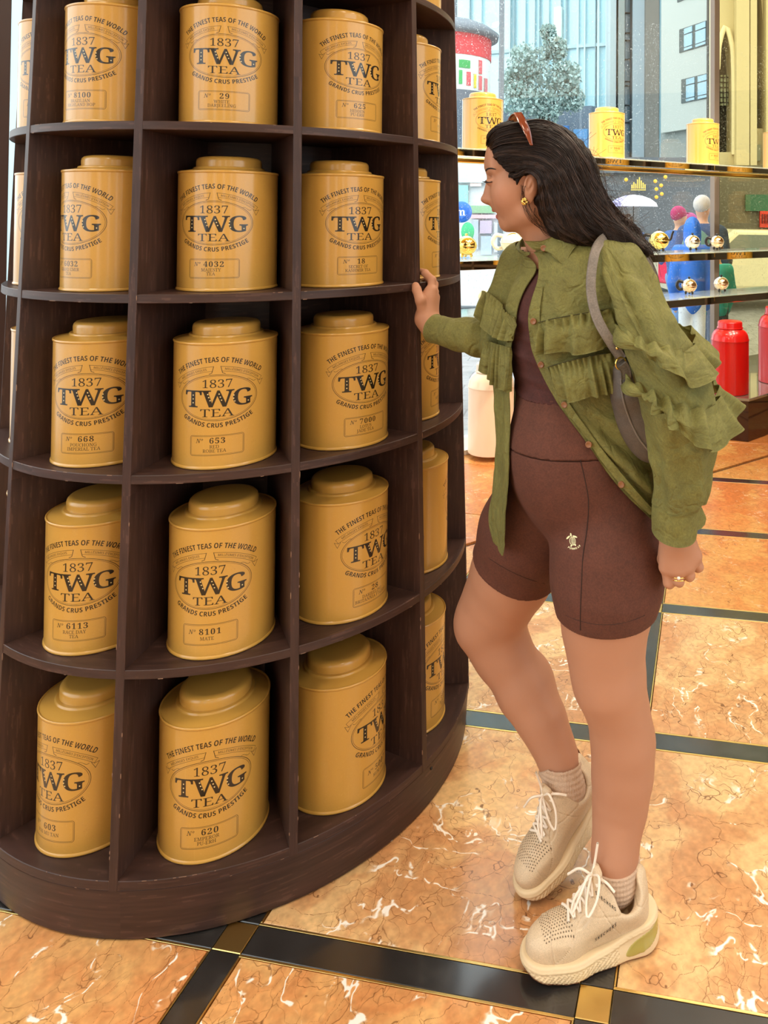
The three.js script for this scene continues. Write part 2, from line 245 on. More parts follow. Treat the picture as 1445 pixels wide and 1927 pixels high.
// ---------------------------------------------------------------- tea tins
const TR = 0.1085, TH = 0.273, TINK = '#241b10', TIN_BASE = [0.80, 0.555, 0.20];
const tinCss = 'rgb(201,152,70)';
function arcText(c, text, R, cx, cy, size, spread, weight, up) {
  // letters along an arc, compressed to fill the given angle
  c.save(); c.font = `${weight} ${size}px sans-serif`; const ws = [...text].map((q) => c.measureText(q).width), tot = ws.reduce((a, b) => a + b, 0), arc = spread * R, k = arc / tot;
  let s = -spread / 2;
  [...text].forEach((q, i) => { const da = ws[i] * k / R, a = s + da / 2; s += da; c.save(); c.translate(cx + R * sin(a), up ? cy - R * cos(a) : cy + R * cos(a)); c.rotate(up ? a : -a); c.scale(k, 1); c.textAlign = 'center'; c.textBaseline = 'middle'; c.fillText(q, 0, 0); c.restore(); });
  c.restore();
}
function tinArt(num, lines, plain) {
  return canvasTex(896, 640, (c, w, h) => {
    const k = w / 0.384, mx = w / 2, my = 0.118 / TH * h, ky = h / TH;        // pixels per metre
    c.fillStyle = tinCss; c.fillRect(0, 0, w, h);
    const r = rng((num || '7').length * 31 + (num || '7').charCodeAt(0) * 7 + 3);
    for (let i = 0; i < 2600; i++) { c.fillStyle = r() < 0.5 ? 'rgba(120,80,25,0.05)' : 'rgba(255,215,140,0.05)'; const s = 1 + r() * 5; c.fillRect(r() * w, r() * h, s, s); }
    for (let i = 0; i < 16; i++) { c.fillStyle = 'rgba(235,195,120,0.08)'; c.fillRect(r() * w, r() * h, 1.5 + r() * 3, 30 + r() * 200); }
    if (plain) return;
    c.fillStyle = c.strokeStyle = TINK;
    const el = (rx, ry, lw) => { c.lineWidth = lw; c.beginPath(); c.ellipse(mx, my, rx * k, ry * ky, 0, 0, PI * 2); c.stroke(); };
    el(0.0845, 0.0515, 2.2); el(0.0815, 0.0487, 1.2);
    const txt = (s, x, y, px, width, font) => { c.save(); c.font = font.replace('#', px); const m = c.measureText(s).width; c.translate(mx + x * k, my + y * ky); c.scale(width ? width * k / m : 1, 1); c.textAlign = 'center'; c.textBaseline = 'middle'; c.fillText(s, 0, 0); c.restore(); };
    
    txt('1837', 0, -0.0315, 0.0255 * ky, 0.064, '#px serif');
    txt('T', -0.051, 0.003, 0.053 * ky, 0.041, 'bold #px serif'); txt('W', 0.001, 0.003, 0.053 * ky, 0.068, 'bold #px serif'); txt('G', 0.052, 0.003, 0.053 * ky, 0.046, 'bold #px serif');
    c.globalAlpha = 1; c.fillStyle = '#e9d39a';
    for (const [x, y] of [[-0.051, -0.006], [-0.051, 0.0025], [-0.051, 0.011], [-0.0185, -0.008], [-0.0165, -0.001], [-0.0135, 0.006], [0.0045, -0.008], [0.007, -0.001], [0.0095, 0.006], [0.034, -0.003], [0.0335, 0.004], [0.036, 0.0105], [0.0645, 0.013]]) { c.beginPath(); c.arc(mx + x * k, my + y * ky, 3.3, 0, PI * 2); c.fill(); }
    c.fillStyle = TINK;
    txt('TEA', 0, 0.0345, 0.024 * ky, 0.07, '#px serif');
    arcText(c, 'THE FINEST TEAS OF THE WORLD', 0.155 * k, mx, my + (0.155 - 0.086) * k, 0.0158 * ky, 1.32, 'bold', true);
    arcText(c, 'GRANDS CRUS PRESTIGE', 0.135 * k, mx, my - (0.135 - 0.0625) * k, 0.0138 * ky, 1.16, 'bold', false);
    // banner in two halves
    const R = 0.152 * k, by = my + (0.152 - 0.0655) * k;
    for (const s of [-1, 1]) {
      c.lineWidth = 1.4; c.beginPath(); c.arc(mx, by, R + 0.0052 * k, -PI / 2 + s * 0.045, -PI / 2 + s * 0.66, s < 0); c.arc(mx, by, R - 0.0052 * k, -PI / 2 + s * 0.66, -PI / 2 + s * 0.065, s > 0); c.closePath(); c.stroke();
      const P = (rad, a) => [mx + rad * sin(s * a), by - rad * cos(a)];
      c.beginPath(); c.moveTo(...P(R + 0.006 * k, 0.045)); c.lineTo(...P(R - 0.009 * k, 0.075)); c.lineTo(...P(R - 0.011 * k, 0.12)); c.lineWidth = 2.4; c.stroke();
      c.beginPath(); c.moveTo(...P(R - 0.006 * k, 0.66)); c.lineTo(...P(R + 0.002 * k, 0.7)); c.lineTo(...P(R - 0.012 * k, 0.72)); c.lineTo(...P(R - 0.006 * k, 0.62)); c.moveTo(...P(R - 0.008 * k, 0.6)); c.bezierCurveTo(...P(R - 0.018 * k, 0.58), ...P(R - 0.008 * k, 0.52), ...P(R - 0.014 * k, 0.46)); c.lineWidth = 1.5; c.stroke();
      const t = s < 0 ? 'MÉLANGES EXQUIS' : "MILLÉSIMES D'EXCEPTION";
      c.save(); c.translate(mx, by); c.rotate(s * 0.36); arcText(c, t, R, 0, 0, 0.0068 * ky, s < 0 ? 0.44 : 0.52, '', true); c.restore();
    }
    if (num !== null) {
      const py = my + 0.107 * ky, pw = 0.112 * k, ph = 0.045 * ky;
      c.lineWidth = 1.6; c.beginPath(); c.roundRect(mx - pw / 2, py - ph / 2, pw, ph, 12); c.stroke(); c.lineWidth = 1; c.beginPath(); c.roundRect(mx - pw / 2 + 5, py - ph / 2 + 5, pw - 10, ph - 10, 8); c.stroke();
      c.save(); c.textBaseline = 'middle'; c.font = `italic ${0.013 * ky}px serif`; c.textAlign = 'center';
      const two = lines.length > 1, ny = py - (two ? 0.0105 : 0.006) * ky; c.fillText('N°', mx - 0.036 * k, ny); c.font = `bold ${0.0175 * ky}px serif`; c.textAlign = 'center'; c.fillText([...num].join('\u200a'), mx + 0.002 * k, ny);
      c.font = `${0.0098 * ky}px serif`; lines.forEach((q, i) => c.fillText(q, mx - 0.004 * k, py + (two ? 0.003 + i * 0.0095 : 0.0085) * ky)); c.restore();
    }
  });
}
const TIN_SPAN = 0.384 / TR;                                           // the printed front, as an angle
function tinBodyGeo() {
  const seg = 96, g = lathe([[TR, 0.006], [TR, TH - 0.005]], seg), p = g.attributes.position, uv = g.attributes.uv;
  for (let i = 0; i < p.count; i++) { let a = uv.getX(i) * 2 * PI; if (a > PI) a -= 2 * PI; uv.setXY(i, 0.5 + a / TIN_SPAN, p.getY(i) > 0.1 ? 1 : 0); }
  // front at +z: lathe starts at +z for angle 0; remove the triangles that would wrap across the back seam
  const idx = [], ix = g.index.array;
  const q = g.toNonIndexed(), u2 = q.attributes.uv;
  for (let i = 0; i < u2.count; i += 3) { const us = [0, 1, 2].map((k) => u2.getX(i + k)); if (max(...us) - min(...us) > 0.9) for (let k = 0; k < 3; k++) if (us[k] < 0) u2.setX(i + k, us[k] + 2 * PI / TIN_SPAN); }
  return q;
}
const tinGeo = {
  tin_body: tinBodyGeo(),
  tin_rim: join([lathe([[TR - 0.001, TH - 0.006], [TR + 0.0012, TH - 0.0045], [TR + 0.0018, TH - 0.002], [TR + 0.0012, TH + 0.0005], [TR - 0.0005, TH + 0.001], [TR - 0.003, TH - 0.001]], 72), lathe([[TR - 0.004, 0.0005], [TR + 0.0008, 0], [TR + 0.0022, 0.0015], [TR + 0.0022, 0.004], [TR + 0.0008, 0.0065], [TR - 0.001, 0.008]], 72), lathe([[0, 0.0008], [TR - 0.002, 0.0008]].reverse(), 48)]),
  tin_shoulder: lathe([[TR - 0.0015, TH - 0.001], [TR - 0.012, TH + 0.0025], [0.081, TH + 0.0062], [0.079, TH + 0.0072], [0.0785, TH + 0.0098], [0.0772, TH + 0.0112], [0.0712, TH + 0.0116], [0.07, TH + 0.0105]], 72),
  tin_lid: lathe([[0.0715, TH + 0.010], [0.0718, TH + 0.024], [0.0705, TH + 0.030], [0.066, TH + 0.0345], [0.058, TH + 0.0362], [0, TH + 0.0368]], 72),
};
const tinPaint = () => phys({ color: 0xffffff, roughness: 0.3, clearcoat: 0.5, clearcoatRoughness: 0.14, specularIntensity: 0.8 });
const tinPlain = tinPaint(); tinPlain.color.set(tinCss);
function tin(label, num, lines, pos, turn, scale, grp, plain) {
  const t = tag(group('tea_tin', pos, turn), label, 'tin', grp); t.scale.setScalar(scale);
  const m = tinPaint(); m.map = tinArt(num, lines, plain);
  for (const k of Object.keys(tinGeo)) mesh(k, tinGeo[k], k === 'tin_body' ? m : tinPlain, t);
  return t;
}
const ROWN = ['bottom', 'second-lowest', 'middle', 'second-highest fully visible', 'top fully visible'];
const ROW_AT = ['on the bottom shelf', 'on the shelf above the bottom one', 'on the middle shelf', 'on the shelf at the hand', 'on the highest full shelf'];
const TINS = [ // shelf, bay, centre radius, centre angle, label turn (deg), number, lines, what the label says of it
  [0, 1, 0.4856, 0.2548, -5.6, '620', ['EMPEROR', 'PU-ERH'], 'printed 620 emperor pu-erh'],
  [1, 1, 0.4818, 0.2758, -13.7, '8101', ['MATE'], 'printed 8101 mate'],
  [2, 1, 0.4735, 0.2751, -9.6, '653', ['RED', 'ROBE TEA'], 'printed 653 red robe tea'],
  [3, 1, 0.4392, 0.2645, -17, '4032', ['MAJESTY', 'TEA'], 'printed 4032 majesty tea'],
  [4, 1, 0.45, 0.2645, -6.7, '29', ['WHITE', 'DARJEELING'], 'printed 29 white darjeeling'],
  [0, 2, 0.49, 0.8185, 60, '5007', ['RUM TEA'], 'turned aside, printed 5007 rum tea'],
  [1, 2, 0.48, 0.8394, 44, '28', ['DARJEELING', 'BRITANNIA FTGFOP'], 'printed 28 darjeeling'],
  [2, 2, 0.475, 0.845, 31.5, '7000', ['LOTUS', 'JADE TEA'], 'printed 7000 lotus jade tea'],
  [3, 2, 0.46, 0.83, 28, '18', ['SECRET OF', 'KASHMIR TEA'], 'printed 18 secret of kashmir tea'],
  [4, 2, 0.46, 0.82, 26.6, '625', ['HIDDEN', 'PU-ERH'], 'printed 625 hidden pu-erh'],
  [0, 0, 0.48, -0.33, -50, '603', ['PAI MU TAN'], 'printed 603 pai mu tan'],
  [1, 0, 0.475, -0.325, -26, '6113', ['RACE DAY', 'TEA'], 'printed 6113 race day tea'],
  [2, 0, 0.47, -0.32, -23.5, '668', ['POUCHONG', 'IMPERIAL TEA'], 'printed 668 pouchong imperial tea'],
  [3, 0, 0.46, -0.315, -54, '6032', ['GRAND EMIR', 'TEA'], 'printed 6032 grand emir tea'],
  [4, 0, 0.46, -0.315, -42, '8100', ['BRAZILIAN', 'HIGHLAND BOP'], 'printed 8100 Brazilian'],
  [0, 3, 0.47, 1.38, 70, '601', ['MISTY', 'TEA'], 'at the right edge of the bottom shelf, partly behind an upright'],
  [1, 3, 0.475, 1.39, 112, '641', ['GREEN TEA'], 'showing its blank side, second-lowest at the right edge'],
  [2, 3, 0.45, 1.385, 80, '78', ['MOUNTAIN', 'TEA'], 'below the resting hand, behind the forearm'],
  [3, 3, 0.45, 1.385, 81, '81', ['MINT', 'TEA'], 'just above the hand that holds the upright'],
  [4, 3, 0.45, 1.385, 76, '6', ['GREAT', 'TEA'], 'at the right end of the highest full shelf'],
  [5, 3, 0.45, 1.385, 76, '64', ['GRAND', 'TEA'], 'above all others at the right, cut by the top'],
  [0, -1, 0.46, -0.87, 20, '12', ['CHINA', 'TEA'], 'at the far left of the bottom shelf, nearly hidden'],
  [1, -1, 0.46, -0.87, 20, '13', ['CHINA', 'TEA'], 'at the far left, second-lowest, nearly hidden'],
  [2, -1, 0.46, -0.87, -10, '14', ['CHINA', 'TEA'], 'at the far left of the middle shelf, mostly hidden'],
  [3, -1, 0.46, -0.87, -20, '15', ['CHINA', 'TEA'], 'at the far left, level with the hand, a sliver'],
  [4, -1, 0.46, -0.87, -30, '16', ['CHINA', 'TEA'], 'at the far left of the highest full shelf, a sliver'],
];
const ROW_SCALE = [1.04, 1.018, 1.0, 0.988, 0.975, 0.975];
for (const [s, b, r, a, turn, num, lines, what] of TINS) {
  const x = TX + r * sin(a), z = TZ + r * cos(a), look = atan2(-x, -z);
  const where = b < 0 || b === 3 ? '' : ` ${ROW_AT[s]}`;
  tin(`yellow lidded tea tin ${what}${where}`, num, lines, [x, SHELF[s] + 0.0004, z], look + turn * PI / 180, ROW_SCALE[s], 'tea tins in the round shelf tower');
}
// ---------------------------------------------------------------- modelling with distance fields
const cone = (a, b, ra, rb, k) => ({ t: 0, ax: a.x, ay: a.y, az: a.z, dx: b.x - a.x, dy: b.y - a.y, dz: b.z - a.z, l2: max(1e-9, a.distanceToSquared(b)), ra, dr: rb - ra, k });
const ball = (c, r, k) => cone(c, c.clone().add(V3(0, 1e-5, 0)), r, r, k);
function ell(c, r, k, q) { const m = q ? new THREE.Matrix3().setFromMatrix4(new THREE.Matrix4().makeRotationFromQuaternion(q).transpose()) : null; return { t: 1, cx: c.x, cy: c.y, cz: c.z, rx: r[0], ry: r[1], rz: r[2], m: m ? m.elements : null, k }; }
function prim(p, x, y, z) {
  if (p.t === 0) {
    const px = x - p.ax, py = y - p.ay, pz = z - p.az, h = min(1, max(0, (px * p.dx + py * p.dy + pz * p.dz) / p.l2));
    const qx = px - p.dx * h, qy = py - p.dy * h, qz = pz - p.dz * h; return sqrt(qx * qx + qy * qy + qz * qz) - p.ra - p.dr * h;
  }
  let px = x - p.cx, py = y - p.cy, pz = z - p.cz;
  if (p.m) { const e = p.m, a = e[0] * px + e[3] * py + e[6] * pz, b = e[1] * px + e[4] * py + e[7] * pz, c = e[2] * px + e[5] * py + e[8] * pz; px = a; py = b; pz = c; }
  const ax = px / p.rx, ay = py / p.ry, az = pz / p.rz, k0 = sqrt(ax * ax + ay * ay + az * az), bx = ax / p.rx, by = ay / p.ry, bz = az / p.rz, k1 = sqrt(bx * bx + by * by + bz * bz);
  return k1 < 1e-9 ? -min(p.rx, p.ry, p.rz) : k0 * (k0 - 1) / k1;
}
const smin = (a, b, k) => { const h = max(k - abs(a - b), 0) / k; return min(a, b) - h * h * k * 0.25; };
const smax = (a, b, k) => -smin(-a, -b, k);
// smooth union of parts; a part with sub: true is carved out
const field = (list, k0 = 0.02) => (x, y, z) => { let d = 1e3; for (const p of list) { const q = prim(p, x, y, z); if (p.sub) d = smax(d, -q, p.k ?? k0); else d = smin(d, q, p.k ?? k0); } return d; };
function netMesh(fn, lo, hi, cell, keepBlocks = true) {
  const n = [0, 1, 2].map((i) => Math.ceil((hi[i] - lo[i]) / cell) + 1), [nx, ny, nz] = n, v = new Float32Array(nx * ny * nz), B = 6;
  for (let k = 0; k < nz; k += B) for (let j = 0; j < ny; j += B) for (let i = 0; i < nx; i += B) {
    const i1 = min(nx, i + B), j1 = min(ny, j + B), k1 = min(nz, k + B);
    const c = fn(lo[0] + (i + B / 2 - 0.5) * cell, lo[1] + (j + B / 2 - 0.5) * cell, lo[2] + (k + B / 2 - 0.5) * cell), skip = abs(c) > B * cell * 1.35;
    for (let c2 = k; c2 < k1; c2++) for (let b = j; b < j1; b++) for (let a = i; a < i1; a++) v[a + nx * (b + ny * c2)] = skip ? c : fn(lo[0] + a * cell, lo[1] + b * cell, lo[2] + c2 * cell);
  }
  const id = new Int32Array(nx * ny * nz).fill(-1), pos = [], idx = [];
  const corner = [0, 1, nx, nx + 1, nx * ny, nx * ny + 1, nx * ny + nx, nx * ny + nx + 1];
  const E = [[0, 1], [2, 3], [4, 5], [6, 7], [0, 2], [1, 3], [4, 6], [5, 7], [0, 4], [1, 5], [2, 6], [3, 7]];
  for (let k = 0; k < nz - 1; k++) for (let j = 0; j < ny - 1; j++) for (let i = 0; i < nx - 1; i++) {
    const o = i + nx * (j + ny * k); let m = 0; for (let q = 0; q < 8; q++) if (v[o + corner[q]] < 0) m |= 1 << q;
    if (m === 0 || m === 255) continue;
    let sx = 0, sy = 0, sz = 0, c = 0;
    for (const [a, b] of E) { if (((m >> a) & 1) === ((m >> b) & 1)) continue; const va = v[o + corner[a]], vb = v[o + corner[b]], t = va / (va - vb); sx += (a & 1) + t * ((b & 1) - (a & 1)); sy += ((a >> 1) & 1) + t * (((b >> 1) & 1) - ((a >> 1) & 1)); sz += (a >> 2) + t * ((b >> 2) - (a >> 2)); c++; }
    id[o] = pos.length / 3; pos.push(lo[0] + (i + sx / c) * cell, lo[1] + (j + sy / c) * cell, lo[2] + (k + sz / c) * cell);
  }
  const quad = (a, b, c, d, f) => { if (a < 0 || b < 0 || c < 0 || d < 0) return; f ? idx.push(a, c, b, a, d, c) : idx.push(a, b, c, a, c, d); };
  for (let k = 1; k < nz - 1; k++) for (let j = 1; j < ny - 1; j++) for (let i = 1; i < nx - 1; i++) {
    const o = i + nx * (j + ny * k), s = v[o] < 0;
    if (s !== v[o + 1] < 0) quad(id[o], id[o - nx], id[o - nx - nx * ny], id[o - nx * ny], !s);
    if (s !== v[o + nx] < 0) quad(id[o], id[o - nx * ny], id[o - 1 - nx * ny], id[o - 1], !s);
    if (s !== v[o + nx * ny] < 0) quad(id[o], id[o - 1], id[o - 1 - nx], id[o - nx], !s);
  }
  const g = new THREE.BufferGeometry(), P = new Float32Array(pos), N = new Float32Array(pos.length), e = cell * 0.5;
  for (let i = 0; i < P.length; i += 3) {
    const x = P[i], y = P[i + 1], z = P[i + 2]; let a = fn(x + e, y, z) - fn(x - e, y, z), b = fn(x, y + e, z) - fn(x, y - e, z), c = fn(x, y, z + e) - fn(x, y, z - e); const l = hypot(a, b, c) || 1; N[i] = a / l; N[i + 1] = b / l; N[i + 2] = c / l;
  }
  g.setAttribute('position', new THREE.BufferAttribute(P, 3)); g.setAttribute('normal', new THREE.BufferAttribute(N, 3)); g.setIndex(idx);
  return g;
}
function boxUV(g, s = 1) { const p = g.attributes.position, n = g.attributes.normal, uv = new Float32Array(p.count * 2); for (let i = 0; i < p.count; i++) { const ax = abs(n.getX(i)), az = abs(n.getZ(i)); uv[2 * i] = (az > ax ? p.getX(i) : p.getZ(i)) * s; uv[2 * i + 1] = p.getY(i) * s; } g.setAttribute('uv', new THREE.BufferAttribute(uv, 2)); return g; }
function paint(g, fn) { const p = g.attributes.position, c = new Float32Array(p.count * 3); for (let i = 0; i < p.count; i++) { const q = fn(p.getX(i), p.getY(i), p.getZ(i)); c[3 * i] = q[0]; c[3 * i + 1] = q[1]; c[3 * i + 2] = q[2]; } g.setAttribute('color', new THREE.BufferAttribute(c, 3)); return g; }
// ---------------------------------------------------------------- the glass front and its display shelves
const GLASSZ = -5.15;
const gz = (x) => GLASSZ + FS * (x + 0.717);
const mirrorGold = std({ color: new THREE.Color().setRGB(0.93, 0.76, 0.38), metalness: 1, roughness: 0.02 });
const goldMetal = std({ color: new THREE.Color().setRGB(0.95, 0.68, 0.2), metalness: 1, roughness: 0.14 });
const copperMetal = std({ color: new THREE.Color().setRGB(0.93, 0.62, 0.4), metalness: 1, roughness: 0.12 });
const chrome = std({ color: 0xe8e4dc, metalness: 1, roughness: 0.1 });
const creamGlaze = phys({ color: 0xf3e6c8, roughness: 0.25, clearcoat: 0.6 });
const blackPlastic = phys({ color: 0x191414, roughness: 0.3 });
const shelfGlass = phys({ color: 0xf4fbf8, transmission: 0.85, thickness: 0, roughness: 0.08, ior: 1.5 });
const onLine = (u, off) => { const k = (u - CX) / FOC, d = (4.56 + 0.4275 - off) / (1 - 0.75 * k); return [k * d, -d]; };      // along the display shelves
{
  const a = V3(-3, 0, gz(-3)), turn = atan2(-FS, 1), L = (x) => (x + 3) * hypot(1, FS);
  const w = structure(group('window_1', [a.x, 0, a.z], turn));
  const mull = [-2.62, -1.35, 0.02, 1.168, 2.1, 3.0].map(L);
  const show = [1, 0, 0, 1, 1, 1];
  mull.forEach((m, i) => { if (show[i]) { mesh('mullion', place(box(0.062, CEIL, 0.05), m, CEIL / 2, 0.03), bronze, w); mesh('gasket', place(box(0.026, CEIL, 0.03), m + 0.043, CEIL / 2, 0.02), blackGasket, w); } });
  for (const h of [0.79, 1.16, 1.94]) mesh('transom', place(box(L(-1.35) - L(-2.62), 0.055, 0.12), (L(-1.35) + L(-2.62)) / 2, h, 0.06), darkWood, w);
  mesh('wall_pier', place(box(0.42, CEIL, 0.16), L(-2.86), CEIL / 2, 0), darkWood, w);
  const amber = phys({ color: new THREE.Color().setRGB(0.92, 0.86, 0.67), transmission: 1, thickness: 0, roughness: 0, ior: 1.5 });
  for (let i = 0; i < mull.length - 1; i++) mesh('pane', place(box(mull[i + 1] - mull[i] - 0.012, CEIL - 0.03, 0.008, 0), (mull[i] + mull[i + 1]) / 2, (CEIL + 0.03) / 2, 0), i >= 3 ? amber : glassMat, w);
  mesh('window_ledge', place(box(L(3), 0.03, 0.3), L(3) / 2, 0.015, 0.1), phys({ color: 0xe9e2d4, roughness: 0.25 }), w);
  // rain standing on the panes: a drop for every speck
  const drop = new THREE.SphereGeometry(1, 6, 4); drop.scale(1, 1, 0.5);
  const N = 95000, im = new THREE.InstancedMesh(drop, phys({ color: 0xffffff, transmission: 1, thickness: 0.003, ior: 1.33, roughness: 0 }), N), r = rng(321), M = new THREE.Matrix4();
  for (let i = 0; i < N; i++) { const s = 0.0009 + 0.0018 * r() * r() + (r() < 0.015 ? 0.002 : 0); M.makeScale(s, s * (1 + r() * 0.7), s).setPosition(L(-2.6) + r() * (L(2.6) - L(-2.6)), 0.1 + r() * 3.0, -0.0042); im.setMatrixAt(i, M); }
  im.name = numbered('rain_drops'); im.position.copy(w.position); im.rotation.y = turn; im.userData = { kind: 'stuff', label: 'rain drops standing on the outside of the shop window', category: 'water' }; scene.add(im);
  // shelves
  const t2 = atan2(0.75, 1), S = [1, 0.75].map((q) => q / 1.25);
  const specs = [[1.895, 0.028, true], [1.262, 0.05, false], [0.942, 0.05, false]];
  specs.forEach(([h, th, rail], i) => {
    const g = tag(group('display_shelf', [-0.57, h, -4.56], t2), ['highest gold-fronted glass display shelf across the shop window, holding four tea tins', 'middle mirror-fronted glass display shelf in the window, below the tins, with gold teapots', 'lowest mirror-fronted glass display shelf in the window, above the red canisters'][i], 'shelf', 'window display shelves');
    const x0 = -0.85, x1 = 3.3, len = x1 - x0, mid = (x0 + x1) / 2;
    mesh('shelf_glass', place(box(len, 0.01, 0.30, 0.001), mid, -0.005, 0), shelfGlass, g);
    mesh('mirror_front', place(box(len, th + (rail ? 0.012 : 0), 0.012, 0.001), mid, -0.0115 - th / 2, 0.143), mirrorGold, g);
    if (rail) { mesh('gold_rail', place(box(len, 0.034, 0.05, 0.012), mid, -0.07, 0.14), goldMetal, g); mesh('shelf_underside', place(box(len, 0.012, 0.26), mid, -0.06, 0), goldMetal, g); }
    for (let k = 0; k < 4; k++) mesh('bracket', place(box(0.012, 0.03, 0.3, 0.002), x0 + 0.3 + k * 1.2, -0.026, 0.0), goldMetal, g);
  });
  // tins along the top shelf
  [[907, 25, '906', 'first from the left, behind the hair'], [1141, 34, '9040', 'second from the left'], [1322, 52, '9050', 'third, before the window post'], [1464, 55, '9060', 'cut by the right edge']].forEach(([u, turn, num, what]) => {
    const [x, z] = onLine(u, 0); tin(`yellow lidded tea tin on the high window shelf, ${what}`, num, ['TEA'], [x, 1.8955, z], atan2(-x, -z) + turn * PI / 180, 1.12, 'tea tins on the window shelf');
  });
}
// pots on the window shelves
const potBody = (r, f = 0.92) => lathe(Array.from({ length: 25 }, (_, i) => { const a = -PI / 2 + PI * i / 24; return [max(1e-4, r * cos(a)), r * f * sin(a)]; }), 40);
function pot(name, label, cat, [x, z], h, r, turn, o) {
  const t = tag(group(name, [x, h + 0.001, z], turn), label, cat, 'gold and chrome tea things on the window shelves'), y = r * 0.92 + 0.012;
  mesh('body', place(potBody(r), 0, y, 0), o.mat, t);
  mesh('band', place(new THREE.TorusGeometry(r * 0.995, 0.0035, 8, 40).rotateX(PI / 2), 0, y, 0), o.trim ?? o.mat, t);
  if (o.face) mesh('round_cover', (() => { const g = lathe([[0, 0.014], [r * 0.5, 0.011], [r * 0.74, 0.002], [r * 0.78, -0.01]].reverse(), 36); g.rotateX(PI / 2); return g.translate(0, y, r * 0.62); })(), o.face, t);
  mesh('lid', place(lathe([[r * 0.62, r * 0.66], [r * 0.5, r * 0.83], [r * 0.2, r * 0.96], [0, r]].map(([a, b]) => [a, b * 0.97]), 32), 0, y, 0), o.lid ?? o.mat, t);
  mesh('knob', place(new THREE.SphereGeometry(0.009, 14, 10), 0, y + r * 0.92 + 0.008, 0), o.black, t);
  for (let k = 0; k < 3; k++) { const a = PI / 6 + k * 2 * PI / 3; mesh('foot', place(new THREE.SphereGeometry(0.009, 12, 8).scale(1, 1.3, 1), r * 0.5 * cos(a), 0.0115, r * 0.5 * sin(a)), o.black, t); }
  if (o.handle) mesh('handle', tube([[-r * 0.8, y + r * 0.5, 0], [-r * 1.35, y + r * 0.55, 0], [-r * 1.6, y + r * 0.05, 0], [-r * 1.3, y - r * 0.45, 0], [-r * 0.82, y - r * 0.45, 0]], 0.009 + r * 0.05, 24, 8), o.handleMat ?? o.black, t);
  if (o.spout) mesh('spout', tube([[r * 0.75, y - r * 0.1, 0], [r * 1.15, y + r * 0.15, 0], [r * 1.3, y + r * 0.65, 0], [r * 1.42, y + r * 0.95, 0]], 0.008, 18, 8), o.spoutMat ?? o.black, t);
  return t;
}
{
  const T = 0.55, h2 = 1.263, h3 = 0.943, g = { mat: goldMetal, black: blackPlastic };
  pot('teapot', 'large gold teapot with black handle and spout on the middle window shelf', 'teapot', onLine(1240, 0), h2, 0.072, -0.2, { mat: goldMetal, lid: creamGlaze, face: goldMetal, black: blackPlastic, handle: 1, spout: 1 });
  pot('sugar_bowl', 'small round chrome sugar bowl on the middle window shelf, between two pots', 'bowl', onLine(1303, 0), h2, 0.056, 0.3, { mat: chrome, face: copperMetal, black: blackPlastic });
  pot('creamer', 'small chrome creamer with black handle at the right of the middle window shelf', 'jug', onLine(1349, 0), h2, 0.052, -0.2, { mat: copperMetal, lid: chrome, black: blackPlastic, handle: 1 });
  pot('creamer', 'small copper creamer with black handle, left of two on the lowest window shelf', 'jug', onLine(1297, 0), h3, 0.056, -0.2, { mat: copperMetal, lid: chrome, black: blackPlastic, handle: 1 });
  pot('sugar_bowl', 'small chrome and copper sugar bowl at the right of the lowest window shelf', 'bowl', onLine(1357, 0), h3, 0.056, 0.3, { mat: copperMetal, lid: chrome, black: blackPlastic });
  pot('sugar_bowl', 'round gold sugar bowl beside the wooden tower on the middle window shelf', 'bowl', onLine(878, 0), h2, 0.062, 0.3, { mat: goldMetal, lid: creamGlaze, black: goldMetal });
  pot('teapot', 'gold teapot with a cream handle, below the chin, half behind the collar', 'teapot', onLine(966, 0), h2, 0.078, 0.1, { mat: creamGlaze, face: goldMetal, black: goldMetal, handle: 1, handleMat: creamGlaze, spout: 1, spoutMat: creamGlaze });
  pot('tea_cup', 'cream cup with ring handle on the lowest window shelf, left of the shirt', 'cup', onLine(929, 0), h3 + 0.02, 0.05, 0, { mat: creamGlaze, black: creamGlaze, handle: 1, handleMat: creamGlaze });
}
